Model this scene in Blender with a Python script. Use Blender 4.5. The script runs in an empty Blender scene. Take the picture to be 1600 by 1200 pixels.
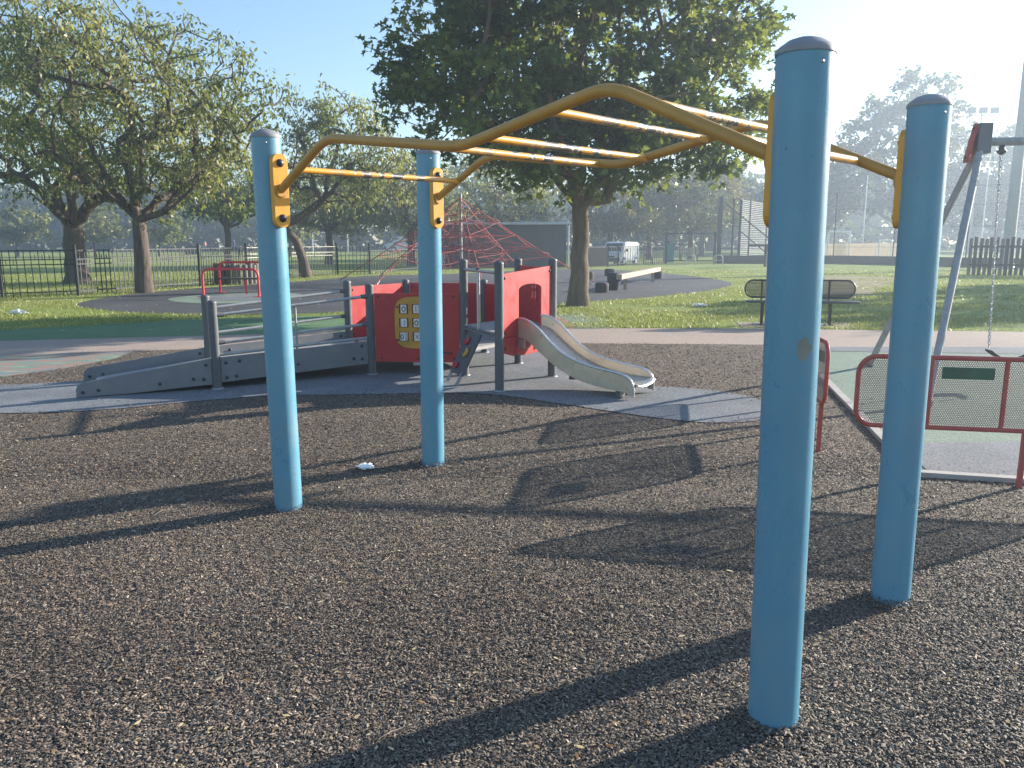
import bpy, bmesh, math, random
import numpy as np
from mathutils import Vector, Matrix
random.seed(7); RNG = np.random.default_rng(7)
SC = bpy.context.scene; COL = SC.collection
R = math.radians
# ------------------------------------------------------------------ camera, sky, sun, exposure
cam = bpy.data.objects.new('camera', bpy.data.cameras.new('camera')); COL.objects.link(cam)
cam.location = (0, 0, 1.55)
cam.rotation_euler = (Matrix.Rotation(R(90 - 10.367), 4, 'X') @ Matrix.Rotation(R(-0.12), 4, 'Z')).to_euler()
cam.data.sensor_width = 36; cam.data.lens = 36 * 1224.4 / 1600
cam.data.clip_start = 0.05; cam.data.clip_end = 4000
SC.camera = cam
SUN_AZ, SUN_EL = 62.0, 17.5          # degrees right of the view axis (+Y), degrees up
HAZE = .0027
w = bpy.data.worlds.new('World'); SC.world = w; w.use_nodes = True
nt = w.node_tree; bg = nt.nodes['Background']
sky = nt.nodes.new('ShaderNodeTexSky'); sky.sky_type = 'NISHITA'; sky.sun_disc = False
sky.sun_elevation = R(SUN_EL); sky.sun_rotation = R(SUN_AZ)
sky.air_density = 1.2; sky.dust_density = .35; sky.ozone_density = 4.0
nt.links.new(sky.outputs[0], bg.inputs[0]); bg.inputs[1].default_value = 0.088
sun = bpy.data.objects.new('sun', bpy.data.lights.new('sun', 'SUN')); COL.objects.link(sun)
sun.data.energy = 5.0; sun.data.angle = R(0.5); sun.data.color = (1.0, 0.92, 0.80)
sdir = Vector((math.sin(R(SUN_AZ)) * math.cos(R(SUN_EL)), math.cos(R(SUN_AZ)) * math.cos(R(SUN_EL)), math.sin(R(SUN_EL))))
sun.rotation_euler = sdir.to_track_quat('Z', 'Y').to_euler()
SC.view_settings.view_transform = 'Standard'; SC.view_settings.look = 'None'
SC.view_settings.gamma = 1; SC.view_settings.exposure = 1.56; SC.view_settings.use_curve_mapping = False
SC.cycles.use_denoising = True
SC.cycles.volume_bounces = 0; SC.cycles.max_bounces = 8; SC.cycles.transparent_max_bounces = 16
SC.cycles.sample_clamp_indirect = 6

# ------------------------------------------------------------------ materials
MATS = {}
def nodes(name):
    m = bpy.data.materials.new(name); m.use_nodes = True; MATS[name] = m
    t = m.node_tree; return m, t, t.nodes['Principled BSDF'], t.links
def node(t, kind, **kw):
    n = t.nodes.new(kind)
    for k, v in kw.items():
        if k in n.inputs.keys() if isinstance(k, str) else False: n.inputs[k].default_value = v
        else: setattr(n, k, v)
    return n
def coords(t, kind='Object', scale=(1, 1, 1)):
    c = t.nodes.new('ShaderNodeTexCoord'); mp = t.nodes.new('ShaderNodeMapping')
    mp.inputs['Scale'].default_value = scale
    t.links.new(c.outputs[kind], mp.inputs[0]); return mp.outputs[0]
def noise(t, vec, scale, detail=4, rough=.55):
    n = t.nodes.new('ShaderNodeTexNoise'); n.inputs['Scale'].default_value = scale
    n.inputs['Detail'].default_value = detail; n.inputs['Roughness'].default_value = rough
    t.links.new(vec, n.inputs['Vector']); return n.outputs['Fac']
def ramp(t, fac, stops):
    r = t.nodes.new('ShaderNodeValToRGB'); el = r.color_ramp.elements
    while len(el) < len(stops): el.new(.5)
    for e, (p, c) in zip(el, stops):
        e.position = p; e.color = (*c, 1) if len(c) == 3 else c
    t.links.new(fac, r.inputs[0]); return r.outputs[0]
def mixc(t, fac, a, b, mode='MIX'):
    m = t.nodes.new('ShaderNodeMix'); m.data_type = 'RGBA'; m.blend_type = mode
    for s, v in ((0, fac), (6, a), (7, b)):
        if hasattr(v, 'links'): t.links.new(v, m.inputs[s])
        elif s == 0: m.inputs[0].default_value = v
        else: m.inputs[s].default_value = (*v, 1)
    return m.outputs[2]
def mathn(t, op, a, b=None):
    m = t.nodes.new('ShaderNodeMath'); m.operation = op
    for i, v in enumerate((a, b)):
        if v is None: continue
        if hasattr(v, 'links'): t.links.new(v, m.inputs[i])
        else: m.inputs[i].default_value = v
    return m.outputs[0]
def bump(t, h, b, strength=.3, dist=.01):
    n = t.nodes.new('ShaderNodeBump'); n.inputs['Strength'].default_value = strength; n.inputs['Distance'].default_value = dist
    t.links.new(h, n.inputs['Height']); t.links.new(n.outputs[0], b.inputs['Normal'])
def paint(name, col, rough=.4, metal=0., var=.18, scale=6., bmp=.05, dirt=None, dirtamt=.35, dscale=3., spec=.5):
    m, t, b, L = nodes(name); v = coords(t); b.inputs['Specular IOR Level'].default_value = spec
    n1 = noise(t, v, scale, 5)
    dark = tuple(c * (1 - var) for c in col); lite = tuple(min(1, c * (1 + var)) for c in col)
    c = ramp(t, n1, [(.3, dark), (.7, lite)])
    if dirt:
        n2 = noise(t, v, dscale, 8, .7)
        f = ramp(t, n2, [(.52, (0, 0, 0)), (.72, (dirtamt,) * 3)])
        c = mixc(t, f, c, dirt)
    L.new(c, b.inputs['Base Color'])
    n3 = noise(t, v, scale * 2.3, 4)
    rr = ramp(t, n3, [(.3, (max(0, rough - .1),) * 3), (.75, (min(1, rough + .15),) * 3)])
    L.new(rr, b.inputs['Roughness']); b.inputs['Metallic'].default_value = metal
    if bmp: bump(t, noise(t, v, scale * 12, 3), b, bmp, .004)
    return m
def granular(name, stops, scale=90., patch=((.9,) * 3, (1.08,) * 3), pscale=.8, rough=.9, bs=.6, bd=.01, spec=.3, mid=0):
    """loose or bonded granules: every cell its own shade, with slow patches"""
    m, t, b, L = nodes(name); v = coords(t)
    vo = t.nodes.new('ShaderNodeTexVoronoi'); vo.inputs['Scale'].default_value = scale
    L.new(v, vo.inputs['Vector'])
    sp = t.nodes.new('ShaderNodeSeparateColor'); L.new(vo.outputs['Color'], sp.inputs[0])
    c = ramp(t, sp.outputs[0], stops)
    p = ramp(t, noise(t, v, pscale, 6, .6), [(.3, patch[0]), (.7, patch[1])])
    c = mixc(t, 1.0, c, p, 'MULTIPLY')
    if mid: c = mixc(t, 1.0, c, ramp(t, noise(t, v, mid, 8, .85), [(.36, (.45,) * 3), (.5, (.95,) * 3), (.66, (1.9,) * 3)]), 'MULTIPLY')
    L.new(c, b.inputs['Base Color'])
    b.inputs['Roughness'].default_value = rough; b.inputs['Specular IOR Level'].default_value = spec
    h = mathn(t, 'ADD', vo.outputs['Distance'], noise(t, v, scale * .6, 4)); bump(t, h, b, bs, bd)
    return m
m, t, b, L = nodes('post_blue'); v = coords(t)
c = ramp(t, noise(t, v, 2.2, 6, .6), [(.3, (.095, .265, .375)), (.7, (.115, .30, .41))])
scr = noise(t, coords(t, 'Object', (1, 1, .16)), 60, 6, .7)
c = mixc(t, ramp(t, scr, [(.60, (0, 0, 0)), (.70, (.35,) * 3)]), c, (.20, .36, .44))
chipm = mathn(t, 'MULTIPLY', ramp(t, noise(t, coords(t, 'Object', (1, 1, 1.8)), 30, 5, .65), [(.665, (0, 0, 0)), (.69, (1, 1, 1))]), ramp(t, noise(t, v, 3.1, 3), [(.5, (0, 0, 0)), (.62, (1, 1, 1))]))
c = mixc(t, mathn(t, 'MULTIPLY', chipm, .75), c, (.035, .05, .06))
sm = noise(t, coords(t, 'Object', (1, 1, .5)), 7, 7, .72)
c = mixc(t, ramp(t, sm, [(.47, (0, 0, 0)), (.75, (.45,) * 3)]), c, (.23, .27, .28))
L.new(c, b.inputs['Base Color']); L.new(ramp(t, sm, [(.35, (.22,) * 3), (.7, (.5,) * 3)]), b.inputs['Roughness'])
bump(t, mathn(t, 'SUBTRACT', noise(t, v, 45, 3), chipm), b, .06, .004)
paint('cap_grey', (.25, .25, .26), .6)
paint('rail_yellow', (.50, .26, .05), .42, 0, .07, 9, .03, (.2, .12, .04), .3, 7)
paint('bracket_yellow', (.72, .33, .03), .42, 0, .07, 9, .03, (.25, .14, .04), .25, 9)
paint('bolt_black', (.03, .03, .04), .45)
paint('unit_grey', (.095, .098, .105), .5, 0, .1, 8, .05, (.2, .19, .18), .3, 5)
paint('board_grey', (.17, .175, .185), .55, 0, .08, 4, .05, (.28, .26, .23), .35, 4)
paint('deck_grey', (.33, .32, .31), .75, 0, .12, 20, .1)
paint('steel', (.46, .46, .46), .38, .85, .08, 12, .02)
paint('galvanised', (.33, .335, .33), .55, .25, .14, 16, .04)
paint('slide_steel', (.62, .54, .42), .36, .55, .12, 3.5, .02, (.30, .24, .17), .5, 2.6)
paint('slide_lip', (.62, .60, .58), .33, .75, .05, 8, .01)
paint('panel_red', (.41, .020, .023), .45, 0, .06, 4, .03, (.52, .07, .06), .3, 6)
paint('plate_yellow', (.52, .27, .03), .5)
paint('tile_white', (.72, .70, .65), .5)
paint('hold_red', (.55, .03, .05), .4); paint('hold_yellow', (.62, .32, .04), .45); paint('bead_blue', (.04, .12, .35), .35)
paint('barrier_red', (.42, .07, .055), .5, 0, .08, 8, .03, (.5, .2, .16), .35, 6); paint('sticker_beige', (.25, .25, .21), .8)
paint('bright_red', (.62, .03, .04), .4)
paint('sign_green', (.035, .10, .06), .5); 
paint('metal_black', (.028, .03, .033), .45)
paint('fence_black', (.022, .024, .026), .5)
paint('fence_glint', (.42, .41, .37), .55)  # pale colour standing in for sun glint on the black rails
paint('rubber_black', (.022, .022, .023), .8, 0, .3, 20, .2)
paint('timber_pale', (.40, .32, .23), .75, 0, .15, 10, .1)
paint('timber_dark', (.085, .065, .05), .85, 0, .3, 8, .3)
paint('timber_grey', (.16, .145, .125), .85, 0, .25, 9, .3)
paint('rope_red', (.36, .055, .045), .7, 0, .15, 20, 0)
paint('cladding', (.05, .05, .055), .6, 0, .1, 3, .02)
paint('roof_metal', (.45, .47, .49), .45, .3, .1, 3, .02)
paint('pale_blue_sheet', (.45, .52, .62), .5, 0, .06, 2, 0)
paint('white_paint', (.70, .70, .68), .45); paint('dark_screen', (.018, .019, .021), .9, spec=.08)
paint('car_white', (.5, .51, .52), .25, 0, .03, 3, 0); paint('tyre', (.02, .02, .02), .8); paint('lamp_glass', (.6, .6, .6), .15)
paint('teal', (.05, .20, .20), .5); paint('concrete', (.36, .34, .31), .9, 0, .1, 8, .2)
paint('wood_wall', (.50, .34, .20), .8, 0, .12, 2, .05)
paint('tape_white', (.80, .80, .79), .8)
paint('skin_tone', (.45, .28, .20), .6); paint('hair_dark', (.03, .022, .018), .6)
for n, c in (('cloth_navy', (.03, .04, .09)), ('cloth_red', (.5, .08, .07)), ('cloth_grey', (.2, .2, .21)), ('cloth_black', (.02, .02, .025)), ('cloth_white', (.65, .65, .65)), ('cloth_pink', (.55, .22, .22))):
    paint(n, c, .85)
m, t, b, L = nodes('window_glass'); b.inputs['Base Color'].default_value = (.02, .025, .03, 1); b.inputs['Roughness'].default_value = .08
# worn yellow paint on the rungs: bare grey steel in the middle, where hands go
m, t, b, L = nodes('rung_worn'); v = coords(t)
at = t.nodes.new('ShaderNodeAttribute'); at.attribute_name = 'along'
mid = ramp(t, at.outputs['Fac'], [(.12, (0, 0, 0)), (.42, (1, 1, 1)), (.6, (1, 1, 1)), (.9, (0, 0, 0))])
n1 = noise(t, v, 14, 6, .6)
f = mathn(t, 'MULTIPLY', mid, ramp(t, n1, [(.49, (0, 0, 0)), (.52, (1, 1, 1))]))
edge = mathn(t, 'MULTIPLY', mid, ramp(t, n1, [(.46, (0, 0, 0)), (.49, (1, 1, 1))]))
c = mixc(t, edge, (.70, .33, .035), (.50, .42, .30)); c = mixc(t, f, c, (.16, .155, .15))
L.new(c, b.inputs['Base Color']); L.new(mathn(t, 'MULTIPLY', f, .75), b.inputs['Metallic']); b.inputs['Roughness'].default_value = .36
bump(t, mathn(t, 'SUBTRACT', 1.0, f), b, .5, .002)
# perforated sheet: round holes are see-through
def perforated(name, col, pitch, hole):
    m, t, b, L = nodes(name)
    u = t.nodes.new('ShaderNodeUVMap'); s = t.nodes.new('ShaderNodeSeparateXYZ'); L.new(u.outputs[0], s.inputs[0])
    row = mathn(t, 'FLOOR', mathn(t, 'DIVIDE', s.outputs[1], pitch * .866))
    off = mathn(t, 'MULTIPLY', mathn(t, 'MODULO', row, 2.0), .5)
    fx = mathn(t, 'SUBTRACT', mathn(t, 'FRACT', mathn(t, 'ADD', mathn(t, 'DIVIDE', s.outputs[0], pitch), off)), .5)
    fy = mathn(t, 'MULTIPLY', mathn(t, 'SUBTRACT', mathn(t, 'FRACT', mathn(t, 'DIVIDE', s.outputs[1], pitch * .866)), .5), .866)
    d = mathn(t, 'SQRT', mathn(t, 'ADD', mathn(t, 'MULTIPLY', fx, fx), mathn(t, 'MULTIPLY', fy, fy)))
    a = mathn(t, 'GREATER_THAN', d, hole)
    b.inputs['Base Color'].default_value = (*col, 1); b.inputs['Roughness'].default_value = .5
    L.new(a, b.inputs['Alpha']); return m
perforated('barrier_mesh', (.34, .22, .18), .0135, .37)
perforated('bench_mesh', (.03, .032, .035), .03, .3)
# ground surfaces
granular('mulch_base', [(.0, (.038, .029, .022)), (.45, (.125, .096, .072)), (.8, (.225, .174, .13)), (1., (.33, .26, .19))], 120, ((.8,) * 3, (1.15,) * 3), 1.1, .85, .9, .02, .35, 26)
granular('wetpour_blue', [(.0, (.105, .113, .13)), (.5, (.165, .175, .19)), (1., (.25, .26, .275))], 110, ((.78,) * 3, (1.16, 1.14, 1.1)), 1.3, .85, .4, .004)
granular('wetpour_dark', [(.0, (.038, .038, .042)), (.6, (.062, .062, .067)), (1., (.11, .11, .115))], 60, ((.72,) * 3, (1.25,) * 3), .45, .85, .4, .004)
granular('wetpour_green', [(.0, (.13, .18, .135)), (.6, (.18, .23, .175)), (1., (.26, .31, .24))], 90, ((.85,) * 3, (1.12,) * 3), 1., .85, .4, .004)
granular('wetpour_brick', [(.0, (.20, .105, .075)), (1., (.33, .20, .15))], 90, ((.85,) * 3, (1.12,) * 3), 1., .85, .4, .004)
granular('path_surface', [(.0, (.27, .21, .17)), (.6, (.36, .28, .23)), (1., (.46, .38, .33))], 130, ((.86, .86, .9), (1.1, 1.07, 1.02)), .35, .9, .4, .004)
granular('artificial_turf', [(.0, (.085, .16, .08)), (1., (.15, .25, .12))], 150, ((.85,) * 3, (1.12,) * 3), .9, .9, .6, .01)
granular('soil', [(.0, (.17, .16, .07)), (1., (.33, .28, .15))], 60, ((.8,) * 3, (1.1,) * 3), 1., .95, .6, .01)
m, t, b, L = nodes('multi_wetpour'); v = coords(t, 'Object', (.55, 2.0, 1))
n1 = noise(t, v, 1.3, 3, .6)
c = ramp(t, n1, [(.36, (.30, .30, .16)), (.44, (.12, .22, .18)), (.52, (.32, .17, .13)), (.58, (.13, .21, .21)), (.66, (.34, .31, .17))])
L.new(c, b.inputs['Base Color']); b.inputs['Roughness'].default_value = .9
m, t, b, L = nodes('grass_field'); v = coords(t)
c1 = ramp(t, noise(t, v, .25, 6, .65), [(.32, (.15, .205, .045)), (.5, (.23, .275, .068)), (.68, (.34, .34, .13))])
c2 = ramp(t, noise(t, v, 14, 5, .7), [(.3, (.65,) * 3), (.7, (1.3,) * 3)])
worn = ramp(t, noise(t, v, .32, 5, .6), [(.56, (0, 0, 0)), (.68, (.75,) * 3)])
c = mixc(t, 1.0, c1, c2, 'MULTIPLY'); c = mixc(t, worn, c, (.26, .215, .13))
L.new(c, b.inputs['Base Color']); b.inputs['Roughness'].default_value = .95; b.inputs['Specular IOR Level'].default_value = .15
bump(t, noise(t, v, 40, 4, .7), b, .8, .03)
# bark and leaves
def bark(name, a, c2):
    m, t, b, L = nodes(name); v = coords(t, 'Object', (1, 1, .25)); n1 = noise(t, v, 9, 7, .7)
    L.new(ramp(t, n1, [(.3, a), (.7, c2)]), b.inputs['Base Color']); b.inputs['Roughness'].default_value = .95
    bump(t, noise(t, v, 16, 6, .7), b, .9, .04)
bark('bark_maple', (.075, .052, .036), (.21, .155, .105)); bark('bark_cherry', (.06, .045, .036), (.17, .13, .10))
def leaf(name, dark, mid, yel, trans=.4):
    m, t, b, L = nodes(name)
    at = t.nodes.new('ShaderNodeAttribute'); at.attribute_name = 'tint'
    c = ramp(t, at.outputs['Fac'], [(0., dark), (.55, mid), (.9, yel), (1., tuple(min(1, x * 1.3) for x in yel))])
    L.new(c, b.inputs['Base Color']); b.inputs['Roughness'].default_value = .42; b.inputs['Specular IOR Level'].default_value = .4
    tr = t.nodes.new('ShaderNodeBsdfTranslucent'); L.new(mixc(t, .5, c, (.28, .30, .03)), tr.inputs[0])
    mx = t.nodes.new('ShaderNodeMixShader'); mx.inputs[0].default_value = trans
    L.new(b.outputs[0], mx.inputs[1]); L.new(tr.outputs[0], mx.inputs[2])
    L.new(mx.outputs[0], t.nodes['Material Output'].inputs[0])
leaf('leaf_maple', (.05, .09, .032), (.10, .17, .047), (.30, .32, .07), .52)
leaf('leaf_cherry', (.10, .135, .055), (.21, .225, .09), (.50, .44, .19), .52)
leaf('leaf_brown', (.05, .06, .03), (.12, .12, .05), (.30, .19, .09))
leaf('leaf_far', (.03, .05, .025), (.05, .08, .03), (.09, .11, .04), .25)
leaf('grass_blade', (.10, .155, .035), (.215, .265, .065), (.42, .41, .17), .4)
leaf('dead_leaf', (.16, .08, .03), (.38, .25, .10), (.62, .52, .30), .2)
m, t, b, L = nodes('mulch_chip')
at = t.nodes.new('ShaderNodeAttribute'); at.attribute_name = 'tint'
L.new(ramp(t, at.outputs['Fac'], [(0., (.042, .031, .024)), (.5, (.165, .127, .095)), (.8, (.265, .207, .155)), (.94, (.36, .29, .22)), (1., (.47, .40, .30))]), b.inputs['Base Color'])
b.inputs['Roughness'].default_value = .68; b.inputs['Specular IOR Level'].default_value = .4

# ------------------------------------------------------------------ mesh helpers
class MB:
    """collects shapes in world coordinates; build() links them as ONE mesh object"""
    def __init__(s): s.v = []; s.f = []; s.sm = []; s.attr = []; s.uv = {}
    def add(s, vs, fs, smooth=False, at=None):
        o = len(s.v); s.v += [tuple(p) for p in vs]; s.f += [tuple(i + o for i in f) for f in fs]
        s.sm += [smooth] * len(fs); s.attr += (at if at is not None else [0.] * len(vs)); return s
    def box(s, c, d, rz=0., bev=0.):
        bm = bmesh.new(); bmesh.ops.create_cube(bm, size=1)
        bmesh.ops.scale(bm, vec=d, verts=bm.verts)
        if bev: bmesh.ops.bevel(bm, geom=list(bm.edges), offset=bev, segments=2, affect='EDGES', profile=.6)
        M = Matrix.Translation(c) @ Matrix.Rotation(rz, 4, 'Z')
        bm.transform(M); s.bm(bm); return s
    def bm(s, bm, smooth=False):
        bm.verts.ensure_lookup_table(); bm.verts.index_update()
        s.add([v.co for v in bm.verts], [[v.index for v in f.verts] for f in bm.faces], smooth); bm.free()
    def beam(s, a, b, w, h, up=(0, 0, 1), bev=0.):
        """box from a to b, w across, h along up"""
        a = Vector(a); b = Vector(b); x = (b - a); l = x.length; x.normalize()
        y = Vector(up).cross(x)
        if y.length < 1e-5: y = Vector((0, 1, 0)).cross(x)
        y.normalize(); z = x.cross(y)
        bm = bmesh.new(); bmesh.ops.create_cube(bm, size=1); bmesh.ops.scale(bm, vec=(l, w, h), verts=bm.verts)
        if bev: bmesh.ops.bevel(bm, geom=list(bm.edges), offset=bev, segments=2, affect='EDGES', profile=.6)
        M = Matrix((x, y, z)).transposed().to_4x4(); M.translation = (a + b) / 2
        bm.transform(M); s.bm(bm); return s
    def tube(s, pts, r, n=10, caps=True, closed=False):
        pts = [Vector(p) for p in pts]; k = len(pts); rs = r if isinstance(r, (list, tuple)) else [r] * k
        vs = []; at = []; prev = None
        for i, p in enumerate(pts):
            d = (pts[(i + 1) % k] - pts[i - 1]) if (closed or 0 < i < k - 1) else (pts[1] - pts[0] if i == 0 else pts[-1] - pts[-2])
            d.normalize()
            if prev is None:
                prev = d.orthogonal().normalized() if abs(d.z) > .95 else Vector((0, 0, 1)).cross(d).normalized()
            u = (prev - d * prev.dot(d)); u.normalize(); prev = u; q = d.cross(u)
            for j in range(n):
                a = 2 * math.pi * j / n; vs.append(p + (u * math.cos(a) + q * math.sin(a)) * rs[i]); at.append(i / max(1, k - 1))
        fs = []
        for i in range(k if closed else k - 1):
            i2 = (i + 1) % k
            for j in range(n): fs.append((i * n + j, i * n + (j + 1) % n, i2 * n + (j + 1) % n, i2 * n + j))
        s.add(vs, fs, True, at)
        if caps and not closed:
            s.add(vs[:n][::-1], [tuple(range(n))], False, at[:n]); s.add(vs[-n:], [tuple(range(n))], False, at[-n:])
        return s
    def cyl(s, a, b, r, n=16): return s.tube([a, b], r, n)
    def lathe(s, c, prof, n=20):
        vs = []; fs = []
        for (r, z) in prof:
            for j in range(n):
                a = 2 * math.pi * j / n; vs.append((c[0] + r * math.cos(a), c[1] + r * math.sin(a), c[2] + z))
        for i in range(len(prof) - 1):
            for j in range(n): fs.append((i * n + j, i * n + (j + 1) % n, (i + 1) * n + (j + 1) % n, (i + 1) * n + j))
        return s.add(vs, fs, True)
    def slab(s, poly, o, ex, ey, th, holes=(), bev=.004):
        """2D outline (u,v) with holes, set at o along ex, ey, thickness th along ex x ey"""
        o = Vector(o); ex = Vector(ex).normalized(); ey = Vector(ey).normalized(); ez = ex.cross(ey)
        bm = bmesh.new(); edges = []
        for ring in [poly, *holes]:
            vv = [bm.verts.new((u, v, 0)) for u, v in ring]
            edges += [bm.edges.new((vv[i], vv[(i + 1) % len(vv)])) for i in range(len(vv))]
        bmesh.ops.triangle_fill(bm, use_beauty=True, use_dissolve=False, edges=edges)
        if not bm.faces: bm.free(); return s
        bmesh.ops.recalc_face_normals(bm, faces=bm.faces)
        r = bmesh.ops.extrude_face_region(bm, geom=list(bm.faces))
        bmesh.ops.translate(bm, vec=(0, 0, th), verts=[e for e in r['geom'] if isinstance(e, bmesh.types.BMVert)])
        bmesh.ops.recalc_face_normals(bm, faces=bm.faces)
        M = Matrix((ex, ey, ez)).transposed().to_4x4(); M.translation = o - ez * th / 2
        bm.transform(M); s.bm(bm); return s
    def mesh(s, name, mat):
        me = bpy.data.meshes.new(name); me.from_pydata(s.v, [], s.f); me.polygons.foreach_set('use_smooth', s.sm)
        if any(s.attr):
            a = me.attributes.new('along', 'FLOAT', 'POINT'); a.data.foreach_set('value', s.attr)
        if mat: me.materials.append(MATS[mat])
        me.update(); return me
    def build(s, name, mat, parent=None, **tags):
        off = ORG.get(parent, Vector((0, 0, 0))) if parent else Vector((0, 0, 0))
        if parent: s.v = [(x - off.x, y - off.y, z - off.z) for x, y, z in s.v]
        ob = bpy.data.objects.new(name, s.mesh(name, mat)); COL.objects.link(ob)
        if parent: ob.parent = parent; ORG[ob] = off
        for k, v in tags.items(): ob[k] = v
        return ob
ORG = {}
def thing(name, label, cat, loc, group=None):
    o = bpy.data.objects.new(name, None); COL.objects.link(o); o.location = loc; o.empty_display_size = .1
    o['label'] = label; o['category'] = cat
    if group: o['group'] = group
    ORG[o] = Vector(loc); return o
def tag(o, label, cat, group=None):
    o['label'] = label; o['category'] = cat
    if group: o['group'] = group
    return o
def again(src, name, parent, loc, rz=0.):
    """another object sharing src's mesh, at a place of its own (world loc)"""
    o = src.copy(); o.name = name; COL.objects.link(o); o.parent = parent
    o.location = Vector(loc) - ORG.get(parent, Vector((0, 0, 0))); o.rotation_euler = (0, 0, rz)
    return o
def fillet(pts, r, n=6):
    pts = [Vector(p) for p in pts]; out = [pts[0]]
    for i in range(1, len(pts) - 1):
        a, b, c = pts[i - 1:i + 2]; u = (a - b); v = (c - b)
        k = min(r, u.length * .48, v.length * .48); p = b + u.normalized() * k; q = b + v.normalized() * k
        for j in range(n + 1):
            s = j / n; out.append(p * (1 - s) ** 2 + b * 2 * s * (1 - s) + q * s * s)
    out.append(pts[-1]); return out
def resample(pts, n):
    pts = [Vector(p) for p in pts]; d = [0]
    for a, b in zip(pts, pts[1:]): d.append(d[-1] + (b - a).length)
    out = []; i = 0
    for k in range(n):
        s = d[-1] * k / (n - 1)
        while i < len(d) - 2 and d[i + 1] < s: i += 1
        q = (s - d[i]) / max(1e-9, d[i + 1] - d[i]); out.append(pts[i].lerp(pts[i + 1], min(1, q)))
    return out
def smooth2(pts, k=6):
    """closed Catmull-Rom through 2D points"""
    n = len(pts); out = []
    for i in range(n):
        p0, p1, p2, p3 = (Vector((*pts[(i + j - 1) % n], 0)) for j in range(4))
        for s in range(k):
            t = s / k
            v = .5 * ((2 * p1) + (p2 - p0) * t + (2 * p0 - 5 * p1 + 4 * p2 - p3) * t * t + (3 * p1 - p0 - 3 * p2 + p3) * t ** 3)
            out.append((v.x, v.y))
    return out
def rrect(x0, y0, x1, y1, r, n=6):
    out = []
    for cx, cy, a0 in ((x1 - r, y0 + r, -90), (x1 - r, y1 - r, 0), (x0 + r, y1 - r, 90), (x0 + r, y0 + r, 180)):
        for j in range(n + 1):
            a = R(a0 + 90 * j / n); out.append((cx + r * math.cos(a), cy + r * math.sin(a)))
    return out
def sheet(name, poly, z, mat, kind='structure'):
    bm = bmesh.new(); vv = [bm.verts.new((x, y, z)) for x, y in poly]
    ed = [bm.edges.new((vv[i], vv[(i + 1) % len(vv)])) for i in range(len(vv))]
    bmesh.ops.triangle_fill(bm, use_beauty=True, edges=ed)
    for f in bm.faces:
        f.normal_update()
        if f.normal.z < 0: f.normal_flip()
    me = bpy.data.meshes.new(name); bm.to_mesh(me); bm.free(); me.materials.append(MATS[mat])
    o = bpy.data.objects.new(name, me); COL.objects.link(o); o['kind'] = kind; return o
def inside(poly, X, Y):
    res = np.zeros(len(X), bool); n = len(poly)
    for i in range(n):
        x0, y0 = poly[i]; x1, y1 = poly[(i + 1) % n]
        c = (y0 > Y) != (y1 > Y)
        with np.errstate(divide='ignore', invalid='ignore'): xi = (x1 - x0) * (Y - y0) / (y1 - y0) + x0
        res ^= c & (X < xi)
    return res
def fast(name, V, K, mat, tint=None, parent=None, smooth=False, faces=None, off=None):
    """V: (N,K,3) many alike pieces joined; faces: polygons inside one piece (default one K-gon)"""
    N = len(V); faces = faces or [tuple(range(K))]
    sizes = [len(f) for f in faces]; flat = np.concatenate([np.array(f) for f in faces])
    loops = (np.arange(N)[:, None] * K + flat[None]).ravel()
    ls = np.concatenate([[0], np.cumsum(np.tile(sizes, N))[:-1]])
    me = bpy.data.meshes.new(name); P = V.reshape(-1, 3).astype(np.float32)
    if off is not None: P = P - np.array(off, np.float32)
    me.vertices.add(len(P)); me.vertices.foreach_set('co', P.ravel())
    me.loops.add(len(loops)); me.loops.foreach_set('vertex_index', loops.astype(np.int32))
    me.polygons.add(N * len(faces)); me.polygons.foreach_set('loop_start', ls.astype(np.int32))
    try: me.polygons.foreach_set('loop_total', np.tile(sizes, N).astype(np.int32))
    except Exception: pass
    if tint is not None:
        a = me.attributes.new('tint', 'FLOAT', 'POINT'); a.data.foreach_set('value', np.repeat(tint, K).astype(np.float32))
    me.update(calc_edges=True); me.validate()
    me.materials.append(MATS[mat])
    o = bpy.data.objects.new(name, me); COL.objects.link(o)
    if parent: o.parent = parent
    return o

# ------------------------------------------------------------------ the ground
sheet('ground', [(-240, -28), (240, -28), (240, 215), (-240, 215)], 0., 'grass_field')
PATH_BACK = [(-14, 11.2), (-8.1, 12.35), (-5.77, 12.85), (-2.88, 13.5), (1.15, 14.0), (4.56, 13.9), (5.9, 13.65), (8.67, 13.3), (20, 12.6)]
PATH_FRONT = [(20, 11.2), (7.77, 11.3), (4.3, 11.45), (3.74, 11.7), (.98, 11.92), (-3.61, 11.55), (-5.43, 11.17), (-7.06, 10.69), (-14, 9.2)]
sheet('path', PATH_BACK + PATH_FRONT, .004, 'path_surface')
MULTI = [(-14, 9.2), (-7.06, 10.70), (-5.43, 11.18), (-5.33, 10.42), (-5.55, 9.6), (-5.95, 8.95), (-8, 7.9), (-14, 6.6)]
sheet('play_pattern_surface', MULTI, .004, 'multi_wetpour')
MULCH = [(-14, -6), (-14, 6.6), (-8, 7.9), (-5.95, 8.95), (-5.55, 9.6), (-5.33, 10.42), (-5.43, 11.17), (-3.61, 11.55), (.98, 11.92), (3.74, 11.70), (4.13, 11.5), (2.72, 5.05), (3.32, 4.89), (14, 2.1), (14, -6)]
sheet('mulch', MULCH, .004, 'mulch_base')
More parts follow.
